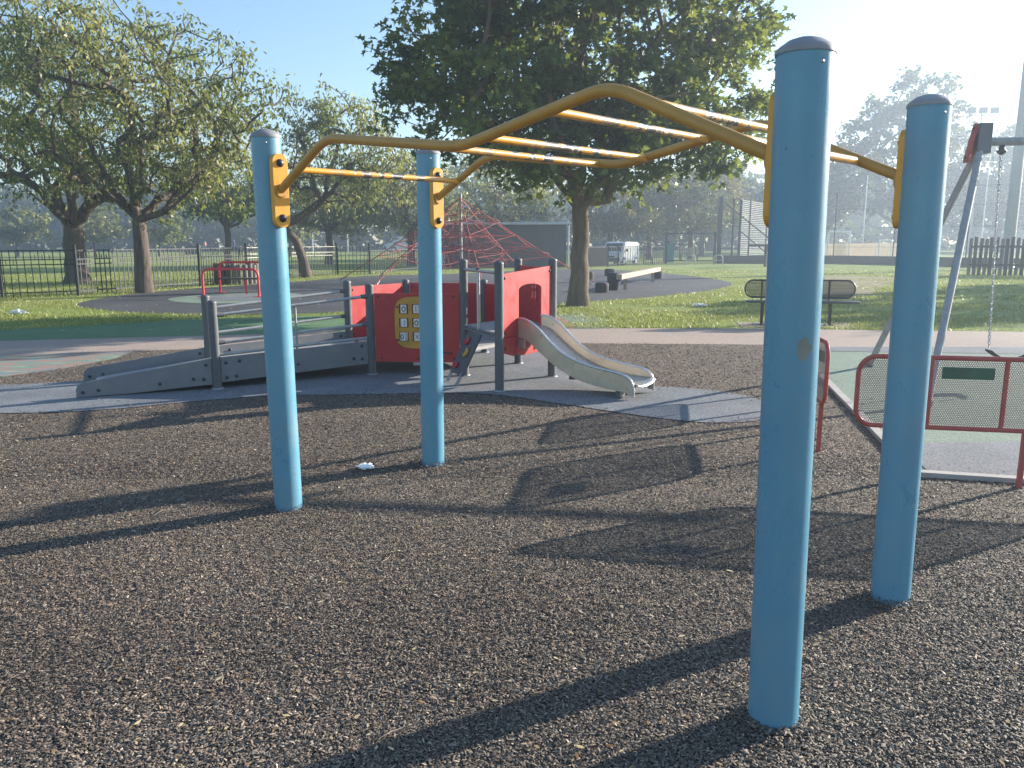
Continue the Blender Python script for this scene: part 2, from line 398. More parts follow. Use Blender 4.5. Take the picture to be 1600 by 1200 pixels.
OVAL = smooth2([(-11.0, 19.9), (-9.4, 18.0), (-7.66, 17.05), (-6.0, 16.75), (-3.68, 17.3), (-1.2, 18.3), (1.11, 19.5), (3.51, 21.5), (5.95, 24.3), (7.68, 27.6), (8.2, 31), (7.6, 36.5), (5.5, 42), (2.4, 43.4), (-3.0, 37.5), (-6.6, 35.2), (-8.6, 30), (-10.4, 26.6), (-11.4, 23.4)])
sheet('dark_play_surface', OVAL, .004, 'wetpour_dark')
BLUE = smooth2([(-9.5, 6.6), (-5.3, 6.95), (-3.98, 7.08), (-3.15, 7.5), (-2.42, 7.8), (-1.57, 7.85), (-.66, 7.93), (-.13, 7.80), (.37, 7.45), (.94, 7.0), (1.4, 6.68), (1.77, 6.56), (2.2, 6.68), (2.46, 7.10), (2.35, 7.75), (1.9, 8.16), (1.38, 8.35), (1.15, 9.0), (.9, 10.2), (-.2, 11.35), (-1.7, 11.4), (-2.9, 10.6), (-3.7, 9.6), (-4.6, 8.9), (-5.6, 8.42), (-9.5, 7.7)])
sheet('blue_play_surface', BLUE, .010, 'wetpour_blue')
TURF = [(-14, 11.21), (-8.1, 12.36), (-5.77, 12.86), (-2.88, 13.51), (.2, 13.9), (-.6, 15.0), (-2.2, 16.2), (-3.6, 16.6), (-6.46, 15.7), (-8.09, 14.5), (-9.09, 13.86), (-14, 12.2)]
sheet('artificial_turf', TURF, .006, 'artificial_turf')
DISC = smooth2([(-9.4, 21.6), (-8.6, 20.3), (-7.4, 19.8), (-6.2, 20.5), (-5.8, 22.0), (-6.4, 23.5), (-7.6, 24.1), (-9.0, 23.2)])
sheet('green_ring_surface', DISC, .008, 'wetpour_green')
sheet('grey_disc_surface', smooth2([(-8.7, 21.8), (-7.9, 20.8), (-6.8, 20.9), (-6.3, 22.0), (-6.8, 23.0), (-7.9, 23.2)]), .012, 'wetpour_blue')
sheet('green_patch_surface', smooth2([(.95, 16.6), (1.62, 17.0), (1.75, 15.6), (1.75, 14.05), (1.0, 14.02), (.8, 15.3)]), .008, 'wetpour_green')
sheet('brick_patch_surface', smooth2([(.5, 16.1), (.95, 16.0), (1.12, 15.0), (1.1, 14.02), (.2, 14.0), (.15, 15.2)]), .012, 'wetpour_brick')
SWZ = [(2.735, 5.06), (4.12, 11.45), (4.3, 11.44), (7.77, 11.29), (14, 11.2), (14, 2.12), (3.32, 4.90)]
sheet('green_swing_surface', SWZ, .004, 'wetpour_green')
sheet('blue_swing_surface', [(2.82, 5.12), (2.98, 5.86), (4.05, 5.92), (4.9, 7.0), (6.1, 8.9), (14, 9.4), (14, 2.3), (3.36, 4.96)], .008, 'wetpour_blue')
sheet('pale_swing_surface', [(4.06, 11.0), (4.14, 11.44), (14, 11.15), (14, 10.5), (7.0, 10.65)], .008, 'wetpour_blue')
mb = MB(); up = (0, 0, 1)
for a, b in zip([(4.13, 11.5), (2.70, 5.03)], [(2.70, 5.03), (14, 2.09)]):
    mb.beam((*a, .012), (*b, .012), .07, .05, up)
mb.build('concrete_edging', 'concrete', kind='structure')
sheet('bench_pad', [(4.15, 14.15), (6.3, 13.9), (6.35, 14.75), (4.3, 14.95)], .008, 'path_surface')
BARE = smooth2([(7.6, 20.6), (9.6, 21.6), (12.5, 26.5), (15.8, 32), (14.2, 35), (11, 31), (8.4, 25)])
sheet('bare_earth', BARE, .004, 'soil')

# loose rubber shreds on the mulch: real chips, thick near the camera
def chips(n, y0, y1):
    u = RNG.random(n); Y = 1 / (1 / y0 - u * (1 / y0 - 1 / y1)); X = (RNG.random(n) * 2 - 1) * (.82 * Y + .5)
    jx = X + RNG.normal(0, .05, n) * (1 + 2.5 * (RNG.random(n) < .12)); jy = Y + RNG.normal(0, .06, n) * (1 + 2.5 * (RNG.random(n) < .12))
    ok = inside(MULCH, jx, jy) & ~inside(BLUE, jx, jy); X = X[ok]; Y = Y[ok]; n = len(X)
    lift = inside(BLUE, X, Y) * .007
    grow = 1 + np.clip(Y - 4, 0, 8) * .13
    Ln = (.0035 + .0085 * RNG.random(n) ** 2) * grow; W = RNG.uniform(.0014, .0034, n) * grow; Hh = RNG.uniform(.0012, .0036, n) * grow
    yaw = RNG.uniform(0, 2 * np.pi, n); pit = RNG.normal(0, .28, n); z = .004 + lift + RNG.random(n) ** 1.6 * .010
    for px, py in ((-1.32, 4.423), (-.557, 5.34), (.852, 2.328), (1.657, 3.214)):
        dd = np.hypot(X - px, Y - py); z += np.clip(.165 - dd, 0, .09) * .22
    ca, sa, cp, sp = np.cos(yaw), np.sin(yaw), np.cos(pit), np.sin(pit)
    ax = np.stack([ca * cp, sa * cp, sp], 1); ay = np.stack([-sa, ca, RNG.normal(0, .35, n)], 1); az = np.cross(ax, ay)
    P = np.stack([X, Y, z], 1)
    T = [(-1, -.8, 0), (1, -1, 0), (.9, 1, 0), (-1, .9, 0), (.1, .1, 1)]
    V = np.stack([P + ax * (Ln * a)[:, None] + ay * (W * b)[:, None] + az * (Hh * c)[:, None] for a, b, c in T], 1)
    tint = np.clip(RNG.beta(1.9, 2.6, n) + (RNG.random(n) < .03) * .45 + .10 * (np.sin(X * 2.1 + 1.7 * np.sin(Y * 1.3)) * np.sin(Y * 2.6 + X) + .6 * np.sin(X * .7 + Y * .9)), 0, 1)
    return V, tint
V1, t1 = chips(300000, 1.5, 5.5); V2, t2 = chips(95000, 5.0, 12.)
o = fast('rubber_shreds', np.concatenate([V1, V2]), 5, 'mulch_chip', np.concatenate([t1, t2]), faces=[(0, 1, 4), (1, 2, 4), (2, 3, 4), (3, 0, 4)])
o['kind'] = 'stuff'; o['label'] = 'loose dark brown rubber shreds covering the play ground'; o['category'] = 'mulch'
# fallen leaves and twigs lying about
def scatter_leaves(n, region, y0, y1, name, label, mat, smin, smax, z=.02):
    u = RNG.random(n); Y = 1 / (1 / y0 - u * (1 / y0 - 1 / y1)); X = (RNG.random(n) * 2 - 1) * (.8 * Y)
    ok = region(X, Y); X = X[ok]; Y = Y[ok]; n = len(X); yaw = RNG.uniform(0, 6.28, n); S = RNG.uniform(smin, smax, n)
    T = [(-1, 0, 0), (-.3, .4, .18), (.5, .33, .1), (1, 0, .3), (.4, -.36, .14), (-.4, -.38, .1)]
    V = np.stack([np.stack([X + S * (np.cos(yaw) * a - np.sin(yaw) * b), Y + S * (np.sin(yaw) * a + np.cos(yaw) * b), z + S * c], 1) for a, b, c in T], 1)
    o = fast(name, V, 6, mat, RNG.random(n)); o['kind'] = 'stuff'; o['label'] = label; o['category'] = 'leaves'
scatter_leaves(420, lambda X, Y: inside(MULCH, X, Y), 1.6, 12, 'fallen_leaves', 'small pale leaf scraps scattered over the dark mulch', 'dead_leaf', .004, .016)
scatter_leaves(50, lambda X, Y: inside(MULCH, X, Y), 1.6, 9, 'fallen_leaves', 'larger curled yellow leaves lying here and there on the mulch', 'dead_leaf', .008, .018)
scatter_leaves(900, lambda X, Y: ~inside(MULCH, X, Y) & ~inside(SWZ, X, Y), 13.5, 45, 'lawn_leaves', 'yellow fallen leaves scattered over grass and dark play surface', 'dead_leaf', .02, .05)
tw = MB(); rt = random.Random(9)
for k in range(46):
    y = 1.7 + rt.random() ** 1.5 * 6; x = (rt.random() * 2 - 1) * .7 * y; a = rt.random() * 6.28; l = .03 + .06 * rt.random(); q = rt.gauss(0, .5)
    p0 = Vector((x, y, .016)); p1 = p0 + Vector((math.cos(a), math.sin(a), .1)) * l * .5; p2 = p1 + Vector((math.cos(a + q), math.sin(a + q), -.1)) * l * .5
    tw.tube([p0, p1, p2], [.0011, .0014, .0008], 5)
o = tw.build('twigs', 'timber_pale'); o['kind'] = 'stuff'; o['label'] = 'thin pale twigs lying on the dark mulch'; o['category'] = 'twigs'
# grass blades where single tufts can be told apart
def blades(n, y0, y1, reg):
    u = RNG.random(n); Y = 1 / (1 / y0 - u * (1 / y0 - 1 / y1)); X = (RNG.random(n) * 2 - 1) * (.74 * Y)
    ok = reg(X, Y); X = X[ok]; Y = Y[ok]; n = len(X)
    ok = np.sin(X * 1.3 + 2 * np.sin(Y * .7)) + np.sin(Y * 1.9 + X * .4) + RNG.normal(0, .8, n) - 1.3 * inside(BARE, X, Y) > -.45
    X = X[ok]; Y = Y[ok]; n = len(X)
    h = RNG.uniform(.02, .065, n) * (1 + (Y - 14) * .012); yaw = RNG.uniform(0, 6.28, n); wd = RNG.uniform(.006, .012, n) * (1 + (Y - 14) * .03)
    lx = RNG.normal(0, .5, n) * h; ly = RNG.normal(0, .5, n) * h; c, s = np.cos(yaw) * wd, np.sin(yaw) * wd; z = np.zeros(n)
    return np.stack([np.stack([X - c, Y - s, z], 1), np.stack([X + c, Y + s, z], 1), np.stack([X + lx, Y + ly, h], 1)], 1)
HARD = [PATH_BACK + PATH_FRONT, OVAL, TURF, MULCH, MULTI, SWZ]
V = blades(230000, 13.2, 42, lambda X, Y: ~np.logical_or.reduce([inside(p, X, Y) for p in HARD]))
o = fast('lawn_grass', V, 3, 'grass_blade', np.clip(RNG.normal(.66, .2, len(V)), 0, 1))
o['kind'] = 'stuff'; o['label'] = 'short patchy green grass around the play areas'; o['category'] = 'grass'
# ------------------------------------------------------------------ climbing frame with four blue posts
PA = dict(A=((-1.320, 4.423), (-1.333, 4.423), 2.104), B=((-.557, 5.340), (-.548, 5.340), 2.112),
          C=((.852, 2.328), (.825, 2.328), 2.064), D=((1.657, 3.214), (1.638, 3.214), 2.066))
cf = thing('climbing_frame', 'blue-posted overhead climbing frame with wavy yellow rails and worn rungs', 'climbing frame', (.16, 3.83, 0))
def dome(mb, c, d, r, k=.6, n=14):
    """rounded bolt head at c pointing along d"""
    d = Vector(d).normalized(); u = d.orthogonal().normalized(); q = d.cross(u); vs = []; fs = []
    prof = [(1, -.15), (1, .1), (.85, .5), (.5, .85), (.12, 1)]
    for rr, h in prof:
        for j in range(n):
            a = 2 * math.pi * j / n; vs.append(Vector(c) + (u * math.cos(a) + q * math.sin(a)) * r * rr + d * (h * r * k))
    for i in range(len(prof) - 1):
        for j in range(n): fs.append((i * n + j, i * n + (j + 1) % n, (i + 1) * n + (j + 1) % n, (i + 1) * n + j))
    fs.append(tuple((len(prof) - 1) * n + j for j in range(n))); mb.add(vs, fs, True)
PR = .079
for k, (b, tp, h) in PA.items():
    p = MB().tube([(*b, -.05), (*b, .0), (b[0] * .5 + tp[0] * .5, b[1] * .5 + tp[1] * .5, h / 2), (*tp, h)], PR, 40).build('post', 'post_blue', cf)
    c = MB().lathe((*tp, h + .001), [(PR + .003, -.006), (PR + .004, .004), (PR * .93, .016), (PR * .91, .017), (PR * .62, .033), (PR * .6, .0335), (PR * .3, .041), (.012, .043), (.010, .038), (.0, .038)], 36).build('cap', 'cap_grey', p)
    for a in (40, 165, 285):
        mb = MB(); dome(mb, (tp[0] + PR * math.cos(R(a)), tp[1] + PR * math.sin(R(a)), h - .035), (math.cos(R(a)), math.sin(R(a)), 0), .006); mb.build('rivet', 'steel', p)
# beige sticker left on the nearest post
mb = MB(); rs = random.Random(2); b = PA['C'][0]; vs = []; out2 = []
for k in range(22):
    a = 2 * math.pi * k / 22; rr = .8 + .35 * rs.random(); out2.append((rr * math.cos(a) * .27, rr * math.sin(a) * .032))
for (du, dz) in [(0, 0)] + out2:
    an = R(-90) + .05 + du; vs.append((b[0] - .010 + (PR + .0012) * math.cos(an), b[1] + (PR + .0012) * math.sin(an), 1.24 + dz))
mb.add(vs, [(0, k + 1, (k + 1) % 22 + 1) for k in range(22)], True); mb.build('sticker_remains', 'sticker_beige', cf)
def side(p0, p1, zb0, zb1):
    a = Vector((*p0, 0)); b = Vector((*p1, 0)); e = (b - a); Lg = e.length; e.normalize()
    def at(tt, z): return a + e * tt + Vector((0, 0, z))
    return at, e, Lg
RUNG_T = [(.30, 1.932), (1.40, 1.945), (1.70, 1.955), (2.04, 2.01), (2.42, 2.035), (2.74, 1.892)]
ats = []; RAILS = []
for (k0, k1, lift) in (('A', 'C', 0.), ('B', 'D', .008)):
    at, e, Lg = side(PA[k0][0], PA[k1][0], 0, 0); ats.append((at, Lg)); s = Lg / 3.018
    pts = [at(.105 * s, 1.822 + lift), at(.56 * s, 2.052 + lift), at(1.55 * s, 1.930 + lift), at(2.30 * s, 2.072 + lift), at(Lg - .105, 1.795 + lift)]
    fl = fillet(pts, .10, 9); RAILS.append((fl, at(0, 0), e))
    MB().tube(fl, .0225, 18).build('side_rail', 'rail_yellow', cf)
    for sgn, tt, zc in ((1, 0., 1.817 + lift), (-1, Lg, 1.782 + lift)):
        d = e * sgn; c = at(tt, zc) + d * (PR + .012); y = Vector((0, 0, 1)).cross(d)
        ob = MB().slab(rrect(-.045, -.195, .045, .195, .044), c, y, (0, 0, 1), .036).build('bracket', 'bracket_yellow', cf)
        mod = ob.modifiers.new('bevel', 'BEVEL'); mod.width = .005; mod.segments = 2
        for dz in (-.145, .145):
            mb = MB(); dome(mb, c + d * .018 + Vector((0, 0, dz)), d, .022, .75); mb.build('bolt', 'bolt_black', ob)
        mb = MB(); mb.tube([c + d * .015 + Vector((0, 0, 0)), c + d * .028], .036, 18); mb.build('weld_collar', 'rail_yellow', ob)
def on_rail(rail, tt):
    fl, o, e = rail; us = [(p - o).dot(e) for p in fl]
    return o + e * tt + Vector((0, 0, float(np.interp(tt, us, [p.z for p in fl])) - o.z - .006))
for tt, z in RUNG_T:
    p = on_rail(RAILS[0], tt * ats[0][1] / 3.018); q = on_rail(RAILS[1], tt * ats[1][1] / 3.018)
    MB().tube([p.lerp(q, i / 12) for i in range(13)], .0165, 14, caps=False).build("rung", 'rung_worn', cf)

# ------------------------------------------------------------------ play unit: ramp, low hexagon deck, tower, slide
pu = thing('play_unit', 'red and grey toddler play unit with ramp, tower and steel slide', 'play unit', (-1.2, 9.4, 0))
V0 = (-1.646, 9.096); V1_ = (-.55, 9.0); V2_ = (.08, 9.9); V3 = (-.385, 10.9); V4 = (-1.48, 11.0); V5 = (-2.11, 10.1)
T1 = (-.13, 8.03); T3 = (.46, 8.90); P1 = (-3.13, 8.19); P2 = (-3.53, 9.05); E1 = (-4.36, 7.70); E2 = (-4.80, 8.66)
PR2 = .048; MID = .92
def upost(p, h):
    o = MB().tube([(*p, -.02), (*p, h)], PR2, 24).build('post', 'unit_grey', pu)
    MB().lathe((*p, h + .001), [(PR2 + .002, -.006), (PR2 + .002, .006), (PR2 * .8, .018), (PR2 * .4, .026), (.0, .028)], 20).build('cap', 'unit_grey', o)
    MB().lathe((*p, .010), [(PR2 + .016, 0), (PR2 + .016, .008), (PR2, .010)], 20).build('foot_plate', 'galvanised', o)
    return o
for p, h in ((V0, 1.04), (V5, 1.03), (V4, 1.0), (V3, 1.0), (P1, .92), (P2, .92), (T1, 1.32), (V1_, 1.32), (T3, 1.33), (V2_, 1.31)): upost(p, h)
def vec(p, z=0.): return Vector((p[0], p[1], z))
def ground_dir(a, b):
    d = vec(b) - vec(a); l = d.length; return d.normalized(), l
def panel(a, b, outline, th=.018, mat='panel_red', holes=(), name='panel', shift=0., sh_n=0., ins=None):
    """outline in (u along a->b, z)"""
    d, l = ground_dir(a, b); n = d.cross(Vector((0, 0, 1)))
    o = MB().slab(outline, vec(a) + n * sh_n, d, (0, 0, 1), th, holes).build(name, mat, pu)
    return o, d, l, n
def bolts(parent, a, d, n, spots, r=.016, mat='bolt_black', off=.010):
    for u, z in spots:
        mb = MB(); dome(mb, vec(a) + d * u + Vector((0, 0, z)) + n * off, n, r, .7); mb.build('bolt', mat, parent)
# ramp boards: E1->P1 and P1->V0, both sides
for side_i, (e0, p, v) in enumerate(((E1, P1, V0), (E2, P2, V5))):
    d, l = ground_dir(e0, p); o, d, l, n = panel(e0, p, [(0, .02), (0, .09), (.012, .125), (.045, .15), (.09, .165), (l - PR2, .335), (l - PR2, .06), (l * .35, .02)], .03, 'board_grey', name='ramp_board')
    sg = n if side_i == 0 else n
    bolts(o, e0, d, n, [(.06, .06), (.2, .075), (l * .58, .10), (l - .13, .12), (l - .1, .27), (l - .23, .13)], .018, 'bolt_black', .016)
    d, l = ground_dir(p, v); o, d, l, n = panel(p, v, [(PR2, .075), (PR2, .34), (l - PR2, .40), (l - PR2, .14)], .03, 'board_grey', name='ramp_board')
    bolts(o, p, d, n, [(.1, .12), (.1, .28), (.2, .13), (.24, .29), (l * .5, .2), (l - .12, .2), (l - .12, .35), (l - .22, .21)], .018, 'bolt_black', .016)
    # handrails
    for z0, z1 in ((.79, .92), (.50, .60)):
        q0 = vec(p, z0) + d * PR2; q1 = vec(v, z1) - d * PR2
        r_ = MB().tube([q0, q1], .017, 12).build('handrail', 'galvanised', pu)
        MB().tube([q0 - d * .01, q0 + d * .06], [.03, .022], 12).build('rail_socket', 'unit_grey', r_)
        MB().tube([q1 + d * .01, q1 - d * .06], [.03, .022], 12).build('rail_socket', 'unit_grey', r_)
    mid = vec(p).lerp(vec(v), .5); MB().tube([mid + Vector((0, 0, .36)), mid + Vector((0, 0, .86))], .013, 10).build('rail_support', 'galvanised', pu)
    q0 = vec(p, .37) + d * PR2; q1 = vec(v, .44) - d * PR2
    MB().tube([q0, q1], .017, 12).build('handrail', 'galvanised', pu)
def deck(pts, z, th, name='deck', mat='deck_grey'):
    mb = MB(); n = len(pts); vs = [(x, y, zz - th) for (x, y), zz in zip(pts, z)] + [(x, y, zz) for (x, y), zz in zip(pts, z)]
    mb.add(vs, [tuple(range(n))[::-1], tuple(range(n, 2 * n))] + [(i, (i + 1) % n, n + (i + 1) % n, n + i) for i in range(n)]); return mb.build(name, mat, pu)
def ins(a, b, s): return (a[0] + (b[0] - a[0]) * s, a[1] + (b[1] - a[1]) * s)
Em1, Em2 = ins(E1, P1, .10), ins(E2, P2, .10)
deck([ins(Em1, Em2, .02), ins(P1, P2, .02), ins(P2, P1, .02), ins(Em2, Em1, .02)], [.055, .22, .22, .055], .03, 'ramp_deck')
deck([ins(P1, P2, .02), ins(V0, V5, .02), ins(V5, V0, .02), ins(P2, P1, .02)], [.222, .30, .30, .222], .03, 'ramp_deck')
hexv = [V0, V1_, V2_, V3, V4, V5]; cx = sum(p[0] for p in hexv) / 6; cy = sum(p[1] for p in hexv) / 6
deck([ins(p, (cx, cy), .06) for p in hexv], [.30] * 6, .04, 'hexagon_deck')
rh = [T1, T3, V2_, V1_]; cx = sum(p[0] for p in rh) / 4; cy = sum(p[1] for p in rh) / 4
deck([ins(p, (cx, cy), .05) for p in rh], [.60] * 4, .035, 'tower_deck')
# red panels round the hexagon
g = PR2 + .006
d, l = ground_dir(V0, V1_)
front, d, l, n = panel(V0, V1_, [(g, .16), (l - g, .16), (l - g, .955), (g, .955)], name='game_panel')
bolts(front, V0, d, n, [(.1, .92), (l - .12, .92), (.12, .2), (l * .5, .2), (l - .12, .2)], .013)
mb = MB(); mb.tube(fillet([vec(V0) + d * (l - .33) + Vector((0, 0, .27)) + n * .01, vec(V0) + d * (l - .33) + Vector((0, 0, .27)) + n * .03, vec(V0) + d * (l - .14) + Vector((0, 0, .27)) + n * .03, vec(V0) + d * (l - .14) + Vector((0, 0, .27)) + n * .01], .01), .007, 8); mb.build('handle', 'bolt_black', front)
mb = MB(); mb.beam(vec(V0) + d * .5 + Vector((0, 0, .14)), vec(V0) + d * .78 + Vector((0, 0, .14)), .03, .035); mb.build('lower_bracket', 'galvanised', front)
# noughts-and-crosses plate with nine turning blocks
c0 = .555; out = []
for k in range(33):
    a = 2 * math.pi * k / 32; u = math.cos(a); v = math.sin(a); q = (abs(u) ** 5 + abs(v) ** 5) ** (1 / 5.)
    out.append((c0 + .26 * u / q, .62 + .27 * v / q + (.03 * (1 - (u / q) ** 2) * (1 if v > 0 else -1))))
out = out[:-1]
holes = []
for i in range(3):
    for j in range(3):
        u, z = c0 - .155 + .155 * i, .46 + .16 * j; holes.append([(u - .055, z - .055), (u + .055, z - .055), (u + .055, z + .055), (u - .055, z + .055)])
plate = MB().slab(out, vec(V0) + n * .018, d, (0, 0, 1), .014, holes).build('yellow_plate', 'plate_yellow', front)
bolts(plate, V0, d, n, [(c0 - .23, .80), (c0 + .23, .80), (c0 - .23, .42), (c0 + .23, .42)], .013, 'bolt_black', .028)
marks = ['O', '|', 'O', 'X', 'O', 'I', 'O', 'O', 'X']
for i in range(3):
    for j in range(3):
        u, z = c0 - .155 + .155 * i, .46 + .16 * j; rz = math.atan2(d.y, d.x); cc = vec(V0) + d * u + Vector((0, 0, z)) + n * .022
        tw = (i * 37 + j * 53) % 60 - 30
        blk = MB().box(cc, (.066, .066, .095), rz + R(tw), .005).build('turning_block', 'tile_white', front)
        dd = Matrix.Rotation(R(tw), 3, 'Z') @ d; nn = Matrix.Rotation(R(tw), 3, 'Z') @ n
        f0 = cc + nn * .0345; mk = marks[i * 3 + j]; mb = MB()
        if mk == 'O': mb.tube([f0 + dd * .020 * math.cos(a) + Vector((0, 0, .026 * math.sin(a))) for a in [2 * math.pi * q / 16 for q in range(16)]], .0045, 6, closed=True)
        elif mk == 'X':
            for s in (-1, 1): mb.beam(f0 - dd * .02 - Vector((0, 0, .026 * s)), f0 + dd * .02 + Vector((0, 0, .026 * s)), .004, .009, nn)
        else: mb.beam(f0 - Vector((0, 0, .032)), f0 + Vector((0, 0, .032)), .003, .009, nn)
        mb.build('mark', 'bolt_black' if mk != 'I' else 'hold_red', blk)
for a, b, nm in ((V2_, V3, 'flower_panel'), (V3, V4, 'back_panel'), (V4, V5, 'side_panel')):
    d, l = ground_dir(a, b); hl = []
    if nm == 'flower_panel':
        for k in range(5):
            aa = 2 * math.pi * k / 5; hl.append([(.42 + .05 * math.cos(aa) + .026 * math.cos(q), .74 + .05 * math.sin(aa) + .03 * math.sin(q)) for q in [2 * math.pi * j / 10 for j in range(10)]])
    o, d, l, n = panel(a, b, [(g, .28), (l - g, .28), (l - g, .975), (g, .975)], name=nm, holes=hl)
    bolts(o, a, d, -n, [(.09, .93), (l - .09, .93), (.09, .36), (l - .09, .36)], .013)
    if nm == 'flower_panel':
        MB().slab([(x * .07, z * .07) for x, z in ((-1, -1), (1, -1), (1.2, .2), (.3, 1), (-.3, 1), (-1.2, .2))], vec(a) + d * .42 + Vector((0, 0, .60)) - n * .02, d, (0, 0, 1), .012).build('flower_leaf', 'plate_yellow', o)
    if nm == 'back_panel':
        for z, mt in ((.82, 'bead_blue'), (.70, 'plate_yellow'), (.59, 'bead_blue')):
            MB().lathe((*(vec(a) + d * .30 - n * .05).xy, z), [(0, -.035), (.024, -.028), (.036, 0), (.024, .028), (0, .035)], 14).build('bead', mt, o)
        MB().tube([vec(a, .5) + d * .30 - n * .05, vec(a, .9) + d * .30 - n * .05], .006, 8).build('bead_rod', 'steel', o)
# tower: slide panel with an arched opening, window panel behind, bar, pole, climbing plate
d, l = ground_dir(T1, T3); u0, u1 = .35, .80
arch = [(u0, .575), (u1, .575), (u1, 1.04)] + [((u0 + u1) / 2 + (u1 - u0) / 2 * math.cos(R(a)) * 1.0, 1.04 + .055 * math.sin(R(a))) for a in range(20, 180, 20)] + [(u0, 1.04)]
sp, d, l, n = panel(T1, T3, [(g, .56), (u0 - .06, .56), (u0 - .05, .36), (u0 + .05, .335), (u1 + .02, .335), (u1 + .04, .42), (l - g, .46), (l - g, 1.275), (g, 1.215)], name='slide_panel', holes=[arch])
bolts(sp, T1, d, n, [(.09, 1.17), (l - .08, 1.22), (.09, .6)], .015)
lo, d, l, n = panel(T1, T3, [(g, .40), (u0 - .08, .34), (u0 - .06, .555), (g, .555)], name='lower_panel'); bolts(lo, T1, d, n, [(.1, .44)], .015)
d, l = ground_dir(T3, V2_); win = [[(l * .5 + dx - .035, .98 + dz - .045), (l * .5 + dx + .035, .98 + dz - .045), (l * .5 + dx + .035, .98 + dz + .045), (l * .5 + dx - .035, .98 + dz + .045)] for dx in (-.045, .045) for dz in (-.06, .06)]
wp, d, l, n = panel(T3, V2_, [(g, .58), (l - g, .58), (l - g, 1.25), (g, 1.25)], name='window_panel', holes=win)
MB().slab(rrect(l * .5 - .11, .84, l * .5 + .11, 1.12, .03), vec(T3) - n * .013, d, (0, 0, 1), .006, win).build('window_frame', 'panel_red', wp)
d, l = ground_dir(T1, V1_)
MB().tube([vec(T1, 1.23) + d * PR2, vec(V1_, 1.23) - d * PR2], .018, 14).build('top_bar', 'steel', pu)
fp = vec(T1, 0) + d * (l * .56)
MB().tube([fp + Vector((0, 0, .58)), fp + Vector((0, 0, 1.24))], .019, 14).build('pole', 'steel', pu)
mb = MB(); dome(mb, fp + Vector((0, 0, 1.24)), (0, 0, 1), .026, .8); mb.build('pole_cap', 'bolt_black', pu)
for z in (.595, .565): MB().beam(vec(T1, z) + d * PR2, vec(V1_, z) - d * PR2, .03, .022).build('deck_edge', 'board_grey', pu)
n = d.cross(Vector((0, 0, 1)));  n = -n if n.dot(Vector((-1, -.6, 0))) < 0 else n
top0 = vec(T1, .55) + d * (l * .40) + n * .03; wv = d * .40; foot = n * .24
ct = MB(); a0 = top0; a1 = top0 + wv; b0 = top0 + foot - Vector((0, 0, .47)); b1 = b0 + wv
sd = (b0 - a0).normalized(); nn = d.cross(sd); nn = -nn if nn.dot(n) < 0 else nn
cp = MB().slab(rrect(0, 0, .40, (b0 - a0).length - .03, .03), a0, d, sd, .02).build('climbing_plate', 'unit_grey', pu)
for k, (u, v, mt, ang) in enumerate(((.27, .10, 'hold_red', .3), (.16, .235, 'hold_yellow', .9), (.28, .385, 'hold_red', -.2))):
    c = a0 + d * u + sd * v + nn * .03
    arc = [c + (d * math.cos(a + ang) + sd * math.sin(a + ang) * .8) * .048 for a in [R(20 + 28 * q) for q in range(8)]]
    MB().tube(arc, [.013, .018, .021, .022, .022, .021, .018, .012], 10).build('climbing_hold', mt, cp)
for u in (.05, .35): MB().beam(b0 + d * u - sd * .06, b0 + d * u + Vector((0, 0, -.07)) + n * .04, .02, .03, nn).build('plate_leg', 'galvanised', cp)
# slide
d, l = ground_dir(T1, T3); n = d.cross(Vector((0, 0, 1))); sl_o = vec(T1) + d * ((u0 + u1) / 2); HW = .225
bed = [(-.06, .585), (.06, .58), (.17, .53), (.32, .415), (.5, .30), (.72, .205), (.98, .15), (1.2, .13), (1.36, .125), (1.40, .115)]
topl = [(.0, .735), (.08, .735), (.17, .70), (.27, .635), (.42, .50), (.6, .385), (.8, .32), (1.0, .285), (1.18, .262), (1.28, .235), (1.345, .18), (1.365, .11), (1.365, .035)]
def sp_(s, z, o): return sl_o + n * s + d * o + Vector((0, 0, z))
def crom(pts, k=6):
    out = []
    for i in range(len(pts) - 1):
        p0 = pts[max(0, i - 1)]; p1 = pts[i]; p2 = pts[i + 1]; p3 = pts[min(len(pts) - 1, i + 2)]
        for s in range(k):
            t = s / k; out.append(tuple(.5 * (2 * b + (c - a) * t + (2 * a - 5 * b + 4 * c - e) * t * t + (3 * b - a - 3 * c + e) * t ** 3) for a, b, c, e in zip(p0, p1, p2, p3)))
    return out + [pts[-1]]
bed_s = [(p.x, p.z) for p in resample([(s, 0, z) for s, z in crom(bed)], 44)]; top_s = [(p.x, p.z) for p in resample([(s, 0, z) for s, z in crom(topl)], 52)]
mb = MB(); vs = []; fs = []; K = 9
for s, z in bed_s:
    for j in range(K):
        q = -1 + 2 * j / (K - 1); vs.append(sp_(s, z + .035 * abs(q) ** 3, q * (HW - .006)))
for i in range(len(bed_s) - 1):
    for j in range(K - 1): fs.append((i * K + j, i * K + j + 1, (i + 1) * K + j + 1, (i + 1) * K + j))
mb.add(vs, fs, True); sb = mb.build('slide_bed', 'slide_lip', pu)
sm = sb.modifiers.new('thick', 'SOLIDIFY'); sm.thickness = .006
def bedz(s):
    xs = [p[0] for p in bed_s]; return float(np.interp(s, xs, [p[1] for p in bed_s]))
